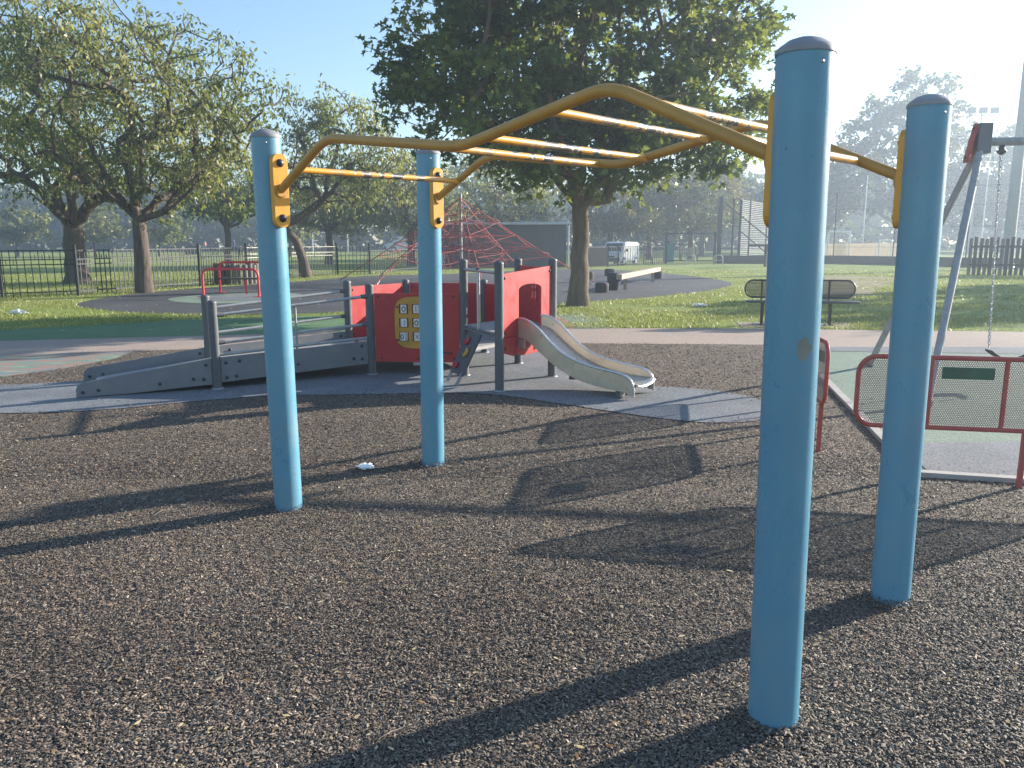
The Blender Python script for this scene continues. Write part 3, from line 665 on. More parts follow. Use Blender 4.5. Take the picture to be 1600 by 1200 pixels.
for sgn in (-1, 1):
    mb = MB(); vs = []
    N = len(top_s)
    for th in (-.006, .006):
        for s, z in top_s: vs.append(sp_(s, z, sgn * (HW + .008) + th))
        for s, z in top_s: vs.append(sp_(min(s, 1.36), min(bedz(s) - .05, z - .01) if s < 1.3 else max(.015, min(bedz(s) - .085, z - .005)), sgn * (HW + .008) + th))
    fs = []
    for i in range(N - 1):
        fs += [(i, i + 1, N + i + 1, N + i), (2 * N + i, 3 * N + i, 3 * N + i + 1, 2 * N + i + 1), (i, 2 * N + i, 2 * N + i + 1, i + 1), (N + i, N + i + 1, 3 * N + i + 1, 3 * N + i)]
    fs += [(0, N, 3 * N, 2 * N), (N - 1, 3 * N - 1, 4 * N - 1, 2 * N - 1)]
    mb.add(vs, fs); wl = mb.build('slide_side', 'slide_steel', pu)
    MB().tube([sp_(s, z, sgn * (HW + .010)) for s, z in top_s], .0135, 12).build('slide_lip', 'slide_lip', wl)
    mb = MB(); mb.beam(sp_(.02, .47, sgn * (HW + .02)), sp_(.10, .47, sgn * (HW + .02)), .02, .09); mb.build('fixing', 'slide_lip', wl)
MB().beam(sp_(1.18, .06, -HW * .9), sp_(1.18, .06, HW * .9), .05, .10).build('slide_foot', 'unit_grey', pu)
MB().beam(sp_(.55, .10, 0), sp_(.55, .30, 0), .08, .04).build('slide_leg', 'unit_grey', pu)

# ------------------------------------------------------------------ red safety barriers round the swings
def barrier(a, b, z0, z1, r, bars, legs, label, sign=None, solid=False):
    a = Vector((*a, 0)); b = Vector((*b, 0)); d = (b - a); l = d.length; d.normalize(); n = d.cross(Vector((0, 0, 1)))
    t = thing('safety_barrier', label, 'barrier', tuple((a + b) / 2), 'red barriers beside the swings')
    def P(u, z): return a + d * u + Vector((0, 0, z))
    ring = rrect(0, z0, l, z1, r, 8)
    fr = MB().tube([P(u, z) for u, z in ring], .0155, 12, closed=True).build('frame', 'barrier_red', t)
    for u in bars: MB().tube([P(u, z0), P(u, z1)], .014, 10).build('upright', 'barrier_red', t)
    inner = rrect(.012, z0 + .012, l - .012, z1 - .012, r * .9, 8)
    me = bpy.data.meshes.new('mesh_panel'); me.from_pydata([P(u, z) - ORG[t] for u, z in inner], [], [tuple(range(len(inner)))])
    uv = me.uv_layers.new(name='UVMap')
    for lp in me.loops: uv.data[lp.index].uv = inner[lp.vertex_index]
    me.materials.append(MATS['barrier_mesh']); o = bpy.data.objects.new('mesh_panel', me); COL.objects.link(o); o.parent = t; ORG[o] = ORG[t]
    so = o.modifiers.new('thick', 'SOLIDIFY'); so.thickness = .002
    for u in legs: MB().beam(P(u, -.02), P(u, z0), .027, .027, d).build('leg', 'barrier_red', t)
    if sign:
        u0, u1, s0, s1 = sign; MB().slab(rrect(u0, s0, u1, s1, .004, 2), a + n * .006, d, (0, 0, 1), .006).build('sign_plate', 'sign_green', t)
    return t
d2 = Vector((3.19 - 2.19, 4.78 - 4.98, 0))
barrier((2.225, 4.96), (3.99, 4.60), .372, .822, .11, (.43, .86, 1.36), (.27, 1.0, 1.62), 'wide red perforated barrier with green plate in front of the swing', (.49, .79, .69, .765))
barrier((2.262, 5.55), (2.40, 6.43), .37, .82, .11, (.44,), (.10, .80), 'narrow red barrier seen end-on behind the nearest blue post', (.12, .36, .66, .75))
barrier((2.48, 7.02), (2.66, 7.92), .37, .82, .11, (.44,), (.10, .80), 'red barrier hidden behind the nearest blue post, farthest of the row')

# ------------------------------------------------------------------ swing: A-frame at its left end, beam, belt seat on chains
sf = thing('swing_stand', 'grey steel A-frame swing stand with red corner plate', 'swing frame', (4.6, 8.4, 0))
TOP = Vector((4.84, 8.38, 2.54)); BD = Vector((.985, -.12, 0)).normalized()
for ft in ((4.42, 9.62, -.03), (3.90, 7.22, -.03)):
    q = Vector(ft); dd = (TOP - q).normalized()
    lg = MB().tube([q, TOP + dd * .06], .036, 14).build('leg', 'galvanised', sf)
    mb = MB(); mb.tube([q + dd * .02, q + dd * .09], .05, 14); mb.build('foot_collar', 'unit_grey', lg)
MB().tube([TOP - BD * .03, TOP + BD * 3.4], .042, 18).build('top_beam', 'galvanised', sf)
cl = MB().box(TOP + Vector((.0, 0, .03)), (.13, .17, .30), math.atan2(BD.y, BD.x), .012).build('corner_clamp', 'board_grey', sf)
pl = MB().slab(rrect(-.075, -.20, .075, .20, .05), TOP + Vector((-.095, .03, -.01)), Vector((.25, .97, 0)), Vector((.22, .05, .97)), .02).build('corner_plate', 'barrier_red', sf)
for v in (-.15, .15):
    mb = MB(); dome(mb, TOP + Vector((-.105 + .22 * v, .03 + v * .05, -.01 + v)), (-.97, .25, 0), .02); mb.build('bolt', 'bolt_black', pl)
for dl in (1.3, 2.2):
    pass
sw = thing('swing', 'black belt swing seat hanging on steel chains', 'swing', tuple(TOP + BD * .55 - Vector((0, 0, 2.1))))
H1 = TOP + BD * .20 + Vector((0, 0, -.05)); H2 = TOP + BD * .78 + Vector((0, 0, -.05)); S1 = TOP + BD * .245 + Vector((-.02, -.1, -2.13)); S2 = TOP + BD * .72 + Vector((-.02, -.1, -2.13))
for hh, ss in ((H1, S1), (H2, S2)):
    bear = MB().lathe(tuple(hh + Vector((0, 0, -.06))), [(0, -.02), (.02, -.02), (.045, .0), (.05, .02), (.03, .03), (.025, .08), (0, .08)], 14).build('bearing', 'unit_grey', sw)
    a = hh + Vector((0, 0, -.08)); dv = ss - a; nl = int(dv.length / .030); mb = MB(); dv.normalize()
    u = dv.orthogonal().normalized(); v = dv.cross(u)
    for i in range(nl):
        c = a + dv * (.030 * (i + .5)); p = u if i % 2 else v
        mb.tube([c + dv * .021 * math.cos(q) + p * .012 * math.sin(q) for q in [2 * math.pi * j / 8 for j in range(8)]], .0048, 5, closed=True)
    mb.build('chain', 'steel', sw)
mb = MB(); vs = []; fs = []; K = 14
ww = Vector((-BD.y, BD.x, 0))
for i in range(K):
    s = i / (K - 1); c = S1.lerp(S2, s) + Vector((0, 0, -.01 - .10 * (1 - (2 * s - 1) ** 2)))
    for o_, z_ in ((-.08, 0), (.08, 0), (.08, -.018), (-.08, -.018)): vs.append(c + ww * o_ + Vector((0, 0, z_)))
for i in range(K - 1):
    for j in range(4): fs.append((i * 4 + j, i * 4 + (j + 1) % 4, (i + 1) * 4 + (j + 1) % 4, (i + 1) * 4 + j))
fs += [(0, 3, 2, 1), ((K - 1) * 4, (K - 1) * 4 + 1, (K - 1) * 4 + 2, (K - 1) * 4 + 3)]
mb.add(vs, fs); mb.build('belt_seat', 'rubber_black', sw)

# ------------------------------------------------------------------ black bench by the path
bn = thing('bench', 'black metal bench with round-ended perforated backrest beside the path', 'bench', (5.25, 14.45, 0))
A0 = Vector((4.36, 14.72, 0)); dB = Vector((1.93, -.30, 0)).normalized(); nB = dB.cross(Vector((0, 0, 1))); LB = 1.95
for (ua, ub) in ((.0, .90), (1.05, LB)):
    out = rrect(ua, .50, ub, .82, .155, 8)
    fr = MB().tube([A0 + dB * u + Vector((0, 0, z)) for u, z in out], .016, 10, closed=True).build('back_frame', 'metal_black', bn)
    inn = rrect(ua + .01, .51, ub - .01, .81, .15, 8)
    me = bpy.data.meshes.new('backrest'); me.from_pydata([A0 + dB * u + Vector((0, 0, z)) - ORG[bn] for u, z in inn], [], [tuple(range(len(inn)))])
    uv = me.uv_layers.new(name='UVMap')
    for lp in me.loops: uv.data[lp.index].uv = inn[lp.vertex_index]
    me.materials.append(MATS['bench_mesh']); o = bpy.data.objects.new('backrest', me); COL.objects.link(o); o.parent = bn
    so = o.modifiers.new('thick', 'SOLIDIFY'); so.thickness = .004
for u in (.45, 1.50): MB().beam(A0 + dB * u + Vector((0, 0, .51)) - nB * .006, A0 + dB * u + Vector((0, 0, .81)) - nB * .006, .12, .012, dB).build('back_strap', 'metal_black', bn)
MB().slab(rrect(.0, .0, LB + .04, .36, .12, 6), A0 + nB * .03 + Vector((0, 0, .44)), dB, nB, .03).build('seat', 'metal_black', bn)
for u in (.30, 1.50):
    q = A0 + dB * u + nB * .15
    lg = MB().beam(q, q + Vector((0, 0, .43)), .06, .05, dB).build('leg', 'metal_black', bn)
    MB().box(q + Vector((0, 0, .014)), (.16, .16, .012), math.atan2(dB.y, dB.x)).build('foot_plate', 'metal_black', lg)
    MB().tube(fillet([q + Vector((0, 0, .40)), q - nB * .13 + Vector((0, 0, .42)), q - nB * .15 + Vector((0, 0, .8))], .08), .018, 10).build('back_support', 'metal_black', bn)

# ------------------------------------------------------------------ red exercise bars on the grey disc
rb = thing('exercise_bars', 'bright red tubular exercise bars with a dark sitting plank', 'exercise bars', (-7.6, 22.6, 0))
for a, b, h in (((-8.72, 22.26), (-7.08, 22.05), .78), ((-8.86, 23.95), (-7.25, 23.85), .93)):
    hp = MB().tube(fillet([(*a, 0), (*a, h), (*b, h), (*b, 0)], .22, 7), .034, 12).build('hoop', 'bright_red', rb)
    for q in (a, b): MB().box((*q, .02), (.24, .24, .016)).build('foot_plate', 'bright_red', hp)
MB().tube([(-7.92, 23.5, 0), (-7.92, 23.5, .42)], .034, 12).build('leg', 'bright_red', rb)
MB().beam((-8.8, 23.75, .45), (-7.25, 23.6, .45), .3, .05, bev=.01).build('plank', 'timber_dark', rb)

# ------------------------------------------------------------------ balance beam and rubber stumps
bb = thing('balance_beam', 'pale timber balance beam on two short posts', 'balance beam', (4.4, 27.2, 0))
MB().beam((3.30, 24.3, .44), (5.75, 31.0, .44), .18, .16, bev=.02).build('beam', 'timber_pale', bb)
for q in ((3.62, 25.2), (5.3, 29.7)): MB().beam((*q, -.02), (*q, .37), .09, .09, (1, 0, 0)).build('post', 'timber_pale', bb)
for (x, y), h, r, lab in (((2.72, 23.8), .30, .21, 'lowest black rubber stump, nearest the maple trunk'), ((3.22, 24.9), .55, .22, 'tall black rubber stump before the end of the beam'), ((3.10, 32.0), .32, .23, 'black rubber stump standing alone behind the beam on the left'), ((4.35, 35.0), .32, .25, 'farthest black rubber stump behind the middle of the beam'), ((5.95, 32.4), .34, .24, 'black rubber stump half hidden by the far end of the beam')):
    st = thing('rubber_stump', lab, 'stump', (x, y, 0), 'black rubber stepping stumps')
    MB().lathe((x, y, 0), [(0, h), (r * .75, h), (r * .97, h - .03), (r, h - .08), (r * .93, h * .4), (r * .8, .02), (r * .8, -.02)] if h > .4 else [(0, h), (r * .8, h), (r * .98, h - .03), (r, h - .1), (r * .97, .05), (r * .92, -.02)], 22).build('body', 'rubber_black', st)
    MB().lathe((x, y, h), [(0, .004), (r * .55, .006), (r * .6, 0)], 18).build('tread_disc', 'rubber_black', st)
# litter
def crumple(name, c, s, label, cat, seed):
    rnd = random.Random(seed); bm = bmesh.new(); bmesh.ops.create_icosphere(bm, subdivisions=3, radius=1)
    for v in bm.verts:
        k = .55 + .75 * rnd.random() if rnd.random() < .5 else .8; v.co = Vector((v.co.x * s * k * 1.4, v.co.y * s * k, max(-.2, v.co.z) * s * k * .55))
    bm.transform(Matrix.Translation(c)); mb = MB(); mb.bm(bm); tag(mb.build(name, 'tape_white'), label, cat)
crumple('tissue', (-1.01, 5.20, .022), .045, 'crumpled white tissue lying between the two left blue posts', 'tissue', 3)
crumple('plastic_bag', (-10.78, 17.13, .02), .13, 'white plastic bag lying on the lawn at far left', 'plastic bag', 5)
crumple('wrapper', (4.45, 18.6, .03), .12, 'crumpled white wrapper on the lawn beyond the path', 'wrapper', 8)
# ------------------------------------------------------------------ trees
MAPLE = [(0, 0), (.12, .40), (.36, .18), (.58, .46), (.60, .14), (1.0, 0), (.60, -.14), (.58, -.46), (.36, -.18), (.12, -.40)]
CHERRY = [(0, 0), (.25, .17), (.6, .19), (1.05, 0), (.6, -.19), (.25, -.17)]
QUAD = [(0, 0), (.5, .36), (1, .08), (.62, -.34)]
def leaves(P, S, outline, droop, rng):
    n = len(P); a = rng.normal(0, 1, (n, 3)); a[:, 2] = a[:, 2] * .6 - droop; a /= np.linalg.norm(a, axis=1)[:, None]
    up = rng.normal(0, .55, (n, 3)); up[:, 2] += 1.; s = np.cross(up, a); s /= np.linalg.norm(s, axis=1)[:, None] + 1e-9; nn = np.cross(a, s)
    return np.stack([P + a * (S * u)[:, None] + s * (S * v)[:, None] + nn * (S * (-.25 * u * u + .25 * abs(v)))[:, None] for u, v in outline], 1)
def tree(name, label, base, r0, fork, lobes, nclump, nleaf, lsize, outline, leafmat, barkmat, seed, limbs=5, spread=.8, clump_r=.7, trunk_path=None, group=None, droop=.5, flare=1.2, tbias=0., cat='tree', burl=False, shell=.55):
    rng = np.random.default_rng(seed); base = np.array([*base, 0.]); t = thing(name, label, cat, tuple(base), group)
    nodes_ = []; par = []
    path = [np.array(p, float) for p in (trunk_path or [(0, 0, 0), (0.02, 0, fork * .5), (0, 0, fork)])]
    fine = [path[0]]
    for a, b in zip(path, path[1:]):
        k = max(2, int(np.linalg.norm(b - a) / .35))
        for j in range(1, k + 1): fine.append(a + (b - a) * j / k)
    for i, p in enumerate(fine): nodes_.append(p + (rng.normal(0, .02, 3) * (i > 0))); par.append(i - 1)
    ntrunk = len(nodes_); top = len(nodes_) - 1
    # crown points
    wts = np.array([abs(l[3] * l[4] * l[5]) for l in lobes]); wts /= wts.sum(); C = []
    while len(C) < nclump:
        l = lobes[rng.choice(len(lobes), p=wts)]; q = rng.normal(0, 1, 3); q /= np.linalg.norm(q)
        rad = shell + (1 - shell) * rng.random() ** .6 if rng.random() < .8 else rng.random() ** .5
        rad *= 1 + .22 * rng.random() * (rng.random() < .25)
        C.append(np.array(l[:3]) + q * rad * np.array(l[3:6]))
    C = np.array(C); cen = np.average([l[:3] for l in lobes], axis=0, weights=wts)
    ftop = nodes_[top]
    # main limbs aim at spread-out crown points
    ang0 = rng.uniform(0, 6.28)
    for k in range(limbs):
        a = ang0 + 2 * math.pi * k / limbs + rng.normal(0, .25)
        sel = (C - ftop); an = np.arctan2(sel[:, 1], sel[:, 0]); score = np.cos(an - a) * 2 + rng.normal(0, .4, len(C)) - np.abs(np.linalg.norm(sel, axis=1) - spread * 2.6) * .25
        e = C[int(np.argmax(score))]; e = ftop + (e - ftop) * .8
        prev = top; steps = 6; mid = ftop + (e - ftop) * .5 + np.array([0, 0, -.10 * np.linalg.norm((e - ftop)[:2])])
        for j in range(1, steps + 1):
            s = j / steps; p = ftop * (1 - s) ** 2 + mid * 2 * s * (1 - s) + e * s * s + rng.normal(0, .05, 3)
            nodes_.append(p); par.append(prev); prev = len(nodes_) - 1
    order = np.argsort(np.linalg.norm(C - ftop, axis=1)); tips = []
    for i in order:
        N_ = np.array(nodes_[ntrunk - 1:]); dd = np.linalg.norm(N_ - C[i], axis=1) + .12 * np.linalg.norm(N_ - ftop, axis=1)
        j = int(np.argmin(dd)) + ntrunk - 1; p0 = nodes_[j]; L_ = np.linalg.norm(C[i] - p0); k = max(2, min(5, int(L_ / .45))); prev = j
        bend = rng.normal(0, .12 * L_, 3); bend[2] += .1 * L_
        for q in range(1, k + 1):
            s = q / k; nodes_.append(p0 + (C[i] - p0) * s + bend * 4 * s * (1 - s) * .5); par.append(prev); prev = len(nodes_) - 1
        tips.append(prev)
    n = len(nodes_); cnt = np.zeros(n); cnt[tips] = 1
    for i in range(n - 1, 0, -1): cnt[par[i]] += cnt[i]
    rad = np.maximum(.009, r0 * .92 * (np.maximum(cnt, .3) / len(tips)) ** .46)
    mb = MB()
    # trunk as one continuous skin
    tp = [base + p for p in nodes_[:ntrunk]]; tr = []
    for i in range(ntrunk):
        s = i / (ntrunk - 1); f = 1 + (flare - 1) * math.exp(-s * 7); tr.append(r0 * f * (1 - .22 * s) * (1.16 if burl and .72 < s < .93 else 1))
    vs0 = len(mb.v); NS = 18; mb.tube([Vector(p) for p in [tp[0] - np.array([0, 0, .1])] + tp], [tr[0] * 1.05] + tr, NS, caps=False)
    for i in range(len(mb.v)):
        x, y, z = mb.v[i]; ring = i // NS; c_ = tp[max(0, ring - 1)]; a = math.atan2(y - c_[1], x - c_[0])
        kf = 1 + .07 * math.sin(a * 5 + seed) * math.exp(-ring * .25) + .05 * math.sin(a * 3 + z * 2.2 + seed) + (.1 * math.sin(a * 4 + z * 9) if burl and .7 < ring / ntrunk < .95 else 0)
        mb.v[i] = (c_[0] + (x - c_[0]) * kf, c_[1] + (y - c_[1]) * kf, z)
    for i in range(ntrunk, n):
        a = Vector(base + nodes_[par[i]]); b = Vector(base + nodes_[i]); ra = rad[par[i]] if par[i] >= ntrunk else min(tr[-1] * .8, rad[i] * 1.25)
        mb.tube([a, b + (b - a) * .06], [min(ra, rad[i] * 1.5), rad[i]], 7 if rad[i] > .03 else 5, caps=False)
    mb.build('trunk', barkmat, t)
    # leaves round every tip and along the outer twigs
    per = max(1, nleaf // nclump); P = []
    outer = np.linalg.norm((C - cen), axis=1)
    for i in tips:
        m_ = rng.poisson(per)
        if m_ < 1: continue
        k = 6; tw = rng.normal(0, 1, (k, 3)); tw[:, 2] = tw[:, 2] * .55 + .1; tw *= clump_r / np.linalg.norm(tw, axis=1)[:, None] * rng.uniform(.5, 1.15, (k, 1))
        w_ = rng.integers(0, k, m_); s = rng.random(m_) ** .7
        P.append(nodes_[i] + tw[w_] * s[:, None] + np.stack([np.zeros(m_), np.zeros(m_), -.22 * clump_r * s * s], 1) + rng.normal(0, .11 * clump_r, (m_, 3)))
    P = np.concatenate(P) + base; S = rng.uniform(.7, 1.25, len(P)) * lsize
    tint = np.clip(rng.beta(2, 2.6, len(P)) * .9 + tbias + .22 * np.sin(P[:, 0] * 1.1 + P[:, 2] * .9 + seed), 0, 1)
    V = leaves(P, S, outline, droop, rng)
    o = fast('crown', V, len(outline), leafmat, tint, parent=t, off=base); o['kind'] = 'stuff'
    return t
tree('maple_tree', 'large dark green maple behind the red slide tower', (1.62, 18.99), .235, 2.35,
     [(-.1, 0, 6.2, 4.3, 3.8, 2.9), (-.7, 0, 4.4, 3.2, 3.0, 1.5), (2.7, -.3, 5.0, 2.1, 2.0, 1.5), (1.0, 0, 8.6, 2.7, 2.8, 1.6), (-1.6, 0, 7.8, 2.9, 2.8, 1.9), (3.3, 0, 3.2, 1.3, 1.3, .65), (-3.1, .3, 4.9, 1.8, 1.8, 1.2), (.3, 0, 3.75, 2.8, 2.4, 1.0)],
     540, 43000, .185, MAPLE, 'leaf_maple', 'bark_maple', 11, 6, 1.0, .75, flare=1.25, droop=.35)
GC = 'cherry trees along the fence'
tree('cherry_tree', 'broad cherry tree with burred trunk at the far left', (-16.32, 29.7), .40, 2.1,
     [(0, 0, 6.0, 5.2, 4.5, 2.9), (-2.6, 0, 4.8, 3.0, 3.0, 1.4), (2.4, 0, 4.6, 2.2, 2.6, 1.2), (.3, 0, 8.6, 3.6, 3.4, 1.6)],
     440, 17000, .155, CHERRY, 'leaf_cherry', 'bark_cherry', 21, 7, 1.1, .85, group=GC, burl=True, droop=.8)
tree('cherry_tree', 'spreading cherry tree with straight tapering trunk in front of the fence', (-11.3, 24.25), .25, 2.2,
     [(.2, 0, 5.4, 4.4, 4.0, 2.6), (1.9, 0, 5.0, 2.3, 2.4, 1.6), (-1.4, 0, 6.9, 3.0, 3.0, 1.5), (2.6, 0, 3.7, 1.6, 1.8, .7)],
     440, 17000, .15, CHERRY, 'leaf_cherry', 'bark_cherry', 33, 7, 1.05, .8, group=GC, droop=.8, flare=1.12)
tree('young_tree', 'low dark green tree beyond the fence behind the red bars', (-16.2, 45.4), .20, 2.3,
     [(.2, 0, 4.6, 3.2, 2.8, 1.9), (.6, 0, 3.4, 2.8, 2.4, .7)], 110, 8000, .22, CHERRY, 'leaf_maple', 'bark_cherry', 41, 5, .8, .8, droop=.7, group='trees on the field')
tree('leaning_tree', 'tree with bent trunk leaning out behind the left blue post', (-8.9, 34.3), .19, 2.2,
     [(1.6, 0, 5.0, 3.0, 2.6, 2.4), (3.4, 0, 4.2, 1.7, 1.8, 1.2), (-.3, 0, 5.6, 2.0, 2.0, 2.0), (2.0, 0, 6.8, 1.6, 1.6, 1.3)], 210, 9500, .17, CHERRY, 'leaf_cherry', 'bark_cherry', 52, 5, 1.0, .8,
     trunk_path=[(0, 0, 0), (-.1, 0, .7), (-.38, 0, 1.5), (-.8, 0, 2.15), (-.1, 0, 2.6), (.8, 0, 3.2)], droop=.8)
for i, (bx, by, lab, h, rx, mt, sd) in enumerate(((-12.25, 53.3, 'tree with dark forked trunk behind the fence between the blue posts', 6.2, 3.6, 'leaf_cherry', 61), (-6.4, 50.5, 'tree with dark trunk behind the rope pyramid', 6.4, 3.3, 'leaf_cherry', 62), (-1.2, 58, 'leafy tree behind the dark pavilion', 7.6, 4.0, 'leaf_cherry', 68),
        (7.6, 61.5, 'brown leaved tree just right of the maple trunk', 6.0, 3.4, 'leaf_brown', 63), (11.4, 66, 'brown leaved forked tree behind the parked van', 7.0, 4.2, 'leaf_brown', 64), (14.6, 65, 'widest brown leaved tree beside the tall mesh enclosure', 7.6, 4.3, 'leaf_brown', 65), (18.6, 78, 'brown leaved tree seen through the mesh gate', 8.0, 4.4, 'leaf_brown', 66))):
    tree('park_tree', lab, (bx, by), .26, 2.3, [(0, 0, h * .68, rx, rx * .8, h * .36), (rx * .4, 0, h * .55, rx * .7, rx * .6, h * .2)], 110, 7000, .27, CHERRY, mt, 'bark_cherry', sd, 5, .9, .95, group='park trees behind the playground', droop=.6, tbias=.08)
for i, (bx, by, h, lab) in enumerate(((-51, 82, 5.4, 'small rounded field tree at the left edge'), (-43.5, 83, 5.6, 'small field tree beyond the burred cherry trunk'), (-37, 83.5, 5.2, 'small field tree right of the straight cherry trunk'), (-24, 86, 5.0, 'small field tree behind the forked trunk and rugby posts'), (-10.2, 88, 5.6, 'small pale field tree left of the rope pyramid'))):
    tree('field_tree', lab, (bx, by), .14, 1.6, [(0, 0, h * .62, 2.9, 2.5, h * .30), (.5, 0, h * .45, 2.6, 2.2, h * .15)], 60, 2600, .36, QUAD, 'leaf_cherry', 'bark_cherry', 70 + i, 4, .6, .8, group='small trees on the playing field')
# tall trees on the right, far off in the haze
for bx, by, h, rx, lab, sd in ((46.5, 96, 21.5, 7.5, 'tallest hazy tree rising between the two right blue posts', 81), (38.2, 104, 13.5, 5.5, 'hazy dark tree left of the tallest one', 82), (28, 112, 12.5, 5.5, 'hazy rounded tree left of the nearest blue post', 83), (61, 100, 16, 7, 'hazy tree behind the swing frame', 84), (71, 104, 15, 7, 'hazy tree at the right edge behind the floodlight mast', 85)):
    tree('tall_tree', lab, (bx, by), .5, h * .16, [(0, 0, h * .56, rx, rx, h * .34), (rx * .2, 0, h * .82, rx * .62, rx * .6, h * .16), (-rx * .55, 0, h * .42, rx * .6, rx * .6, h * .22), (rx * .5, 0, h * .5, rx * .6, rx * .6, h * .2)], 240, 13000, .55, QUAD, 'leaf_far', 'bark_cherry', sd, 6, 1.6, 1.5, group='tall hazy trees on the right', droop=.3)
# an off-frame tree added to cast the shade on the lawn by the bench
tree('added_shade_tree', 'added tall tree just outside the picture on the right, shading the lawn', (31., 29.5), .35, 2.6, [(0, 0, 6.2, 4.6, 4.6, 3.0)], 150, 9000, .28, QUAD, 'leaf_far', 'bark_cherry', 90, 6, 1.2, .9)
# far wood: reads as one mass
rng = np.random.default_rng(5); P = []; S = []
def wood(x0, x1, y0, y1, nt, hmin, hmax):
    for k in range(nt):
        x = rng.uniform(x0, x1); y = rng.uniform(y0, y1); h = rng.uniform(hmin, hmax); rr = h * rng.uniform(.32, .48); n = 420 if h > 7 else 220
        q = rng.normal(0, 1, (n, 3)); q /= np.linalg.norm(q, axis=1)[:, None]; q *= (.55 + .45 * rng.random((n, 1)) ** .5)
        bl = .82 + .25 * np.sin(q[:, :1] * 5 + k) * np.cos(q[:, 2:3] * 4 + k)
        p = np.array([x, y, h * .52]) + q * bl * np.array([rr, rr, h * .5]); p[:, 2] = np.abs(p[:, 2]); P.append(p); S.append(np.full(n, h * .085))
wood(-150, -4, 128, 165, 62, 10, 15); wood(-70, 10, 135, 170, 22, 9, 13); wood(0, 150, 125, 165, 60, 9, 15); wood(-170, 170, 122, 150, 90, 3.5, 6.0)
nh = 9000; P.append(np.stack([rng.uniform(-175, 175, nh), rng.uniform(124, 134, nh), rng.random(nh) ** 1.4 * 4.2], 1)); S.append(np.full(nh, 1.25))
P = np.concatenate(P); S = np.concatenate(S) * rng.uniform(.7, 1.3, len(P))
o = fast('far_wood', leaves(P, S, QUAD, .2, rng), 4, 'leaf_far', np.clip(rng.normal(.4, .2, len(P)), 0, 1)); o['kind'] = 'stuff'; o['label'] = 'hazy belt of woodland along the far side of the field'; o['category'] = 'woodland'

# ------------------------------------------------------------------ park fence: posts, rails, pickets
def pathlen(pts):
    d = [0.]
    for a, b in zip(pts, pts[1:]): d.append(d[-1] + math.dist(a, b))
    return d
def along(pts, d, s):
    for i in range(len(d) - 1):
        if s <= d[i + 1] or i == len(d) - 2:
            q = (s - d[i]) / (d[i + 1] - d[i]); a, b = pts[i], pts[i + 1]
            return (a[0] + (b[0] - a[0]) * q, a[1] + (b[1] - a[1]) * q), math.atan2(b[1] - a[1], b[0] - a[0])
def fence(pts, h, posth, pspace, kspace, label, deco, mat='fence_black', topmat='fence_glint', posts=None):
    d = pathlen(pts); t = thing('park_fence', label, 'fence', (*pts[len(pts) // 2], 0))
    pk = MB().box((0, 0, h / 2), (.022, .022, h)); pk_me = pk.mesh('picket', mat); po_me = MB().box((0, 0, posth / 2), (.07, .07, posth)).box((0, 0, posth + .01), (.085, .085, .03)).mesh('post', mat)
    sb_me = MB().box((0, 0, .07), (.018, .018, .14)).mesh('stub', mat)
    for si, (a, b) in enumerate(zip(pts, pts[1:])):
        topmat = 'fence_glint' if deco and si > 4 else mat  # later segments: sun glint on black rails painted as a pale colour
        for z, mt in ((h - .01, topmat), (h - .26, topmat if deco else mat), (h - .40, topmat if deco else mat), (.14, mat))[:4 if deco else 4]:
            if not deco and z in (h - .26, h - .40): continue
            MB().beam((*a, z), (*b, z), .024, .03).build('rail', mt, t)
    s = 0.; i = 0
    while s < d[-1]:
        (x, y), an = along(pts, d, s)
        o = bpy.data.objects.new('picket', pk_me); COL.objects.link(o); o.parent = t; o.location = Vector((x, y, 0)) - ORG[t]; o.rotation_euler = (random.gauss(0, .008), random.gauss(0, .012), an)
        if deco and i % 5 in (1, 2, 3):
            for zz in ((h - .26, h - .40)[(i // 5) % 2],):
                (x2, y2), a2 = along(pts, d, min(d[-1], s + kspace * .5)); o = bpy.data.objects.new('stub', sb_me); COL.objects.link(o); o.parent = t; o.location = Vector((x2, y2, zz)) - ORG[t]; o.rotation_euler = (0, 0, a2)
        s += kspace; i += 1
    for p in pts if posts is None else posts:
        o = bpy.data.objects.new('post', po_me); COL.objects.link(o); o.parent = t; o.location = Vector((*p, 0)) - ORG[t]; o.rotation_euler = (random.gauss(0, .012), random.gauss(0, .018), 0)
fence([(-18.2, 19.6), (-14.1, 21.8), (-12.55, 22.8), (-11.78, 25.0), (-10.9, 27.6), (-10.35, 31.0), (-9.35, 34.9), (-8.1, 36.8), (-6.7, 37.4)], 1.31, 1.44, 2.7, .175, 'black picket fence with patterned top rails, some painted pale as sun glint, on the left', True,
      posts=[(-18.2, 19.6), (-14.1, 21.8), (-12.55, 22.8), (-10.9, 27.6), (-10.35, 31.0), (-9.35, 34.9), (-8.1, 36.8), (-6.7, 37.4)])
fence([(-6.7, 37.5), (-4.2, 44.2), (-3.6, 47.0)], 1.12, 1.35, 3, .24, 'plain black railing running back beside the rope pyramid', False, topmat='fence_black')
fence([(3.6, 45.2), (6.5, 48.5), (10.2, 52.6)], 1.18, 1.35, 3, .26, 'plain black railing in front of the parked van', False, topmat='fence_black')
# log ring round a tree, behind the red bars
lg = thing('log_planter', 'dark ring of upright timber logs against the fence', 'log planter', (-10.2, 28.6, 0))
for k in range(12):
    a = R(185 + k * 16); x = -10.15 + .72 * math.cos(a); y = 29.2 + .72 * math.sin(a); h = .74 + .05 * math.sin(k * 2.3)
    MB().lathe((x, y, 0), [(0, h), (.075, h - .005), (.09, h - .03), (.088, 0)], 10).build('log', 'timber_dark' if k < 6 else 'timber_grey', lg)

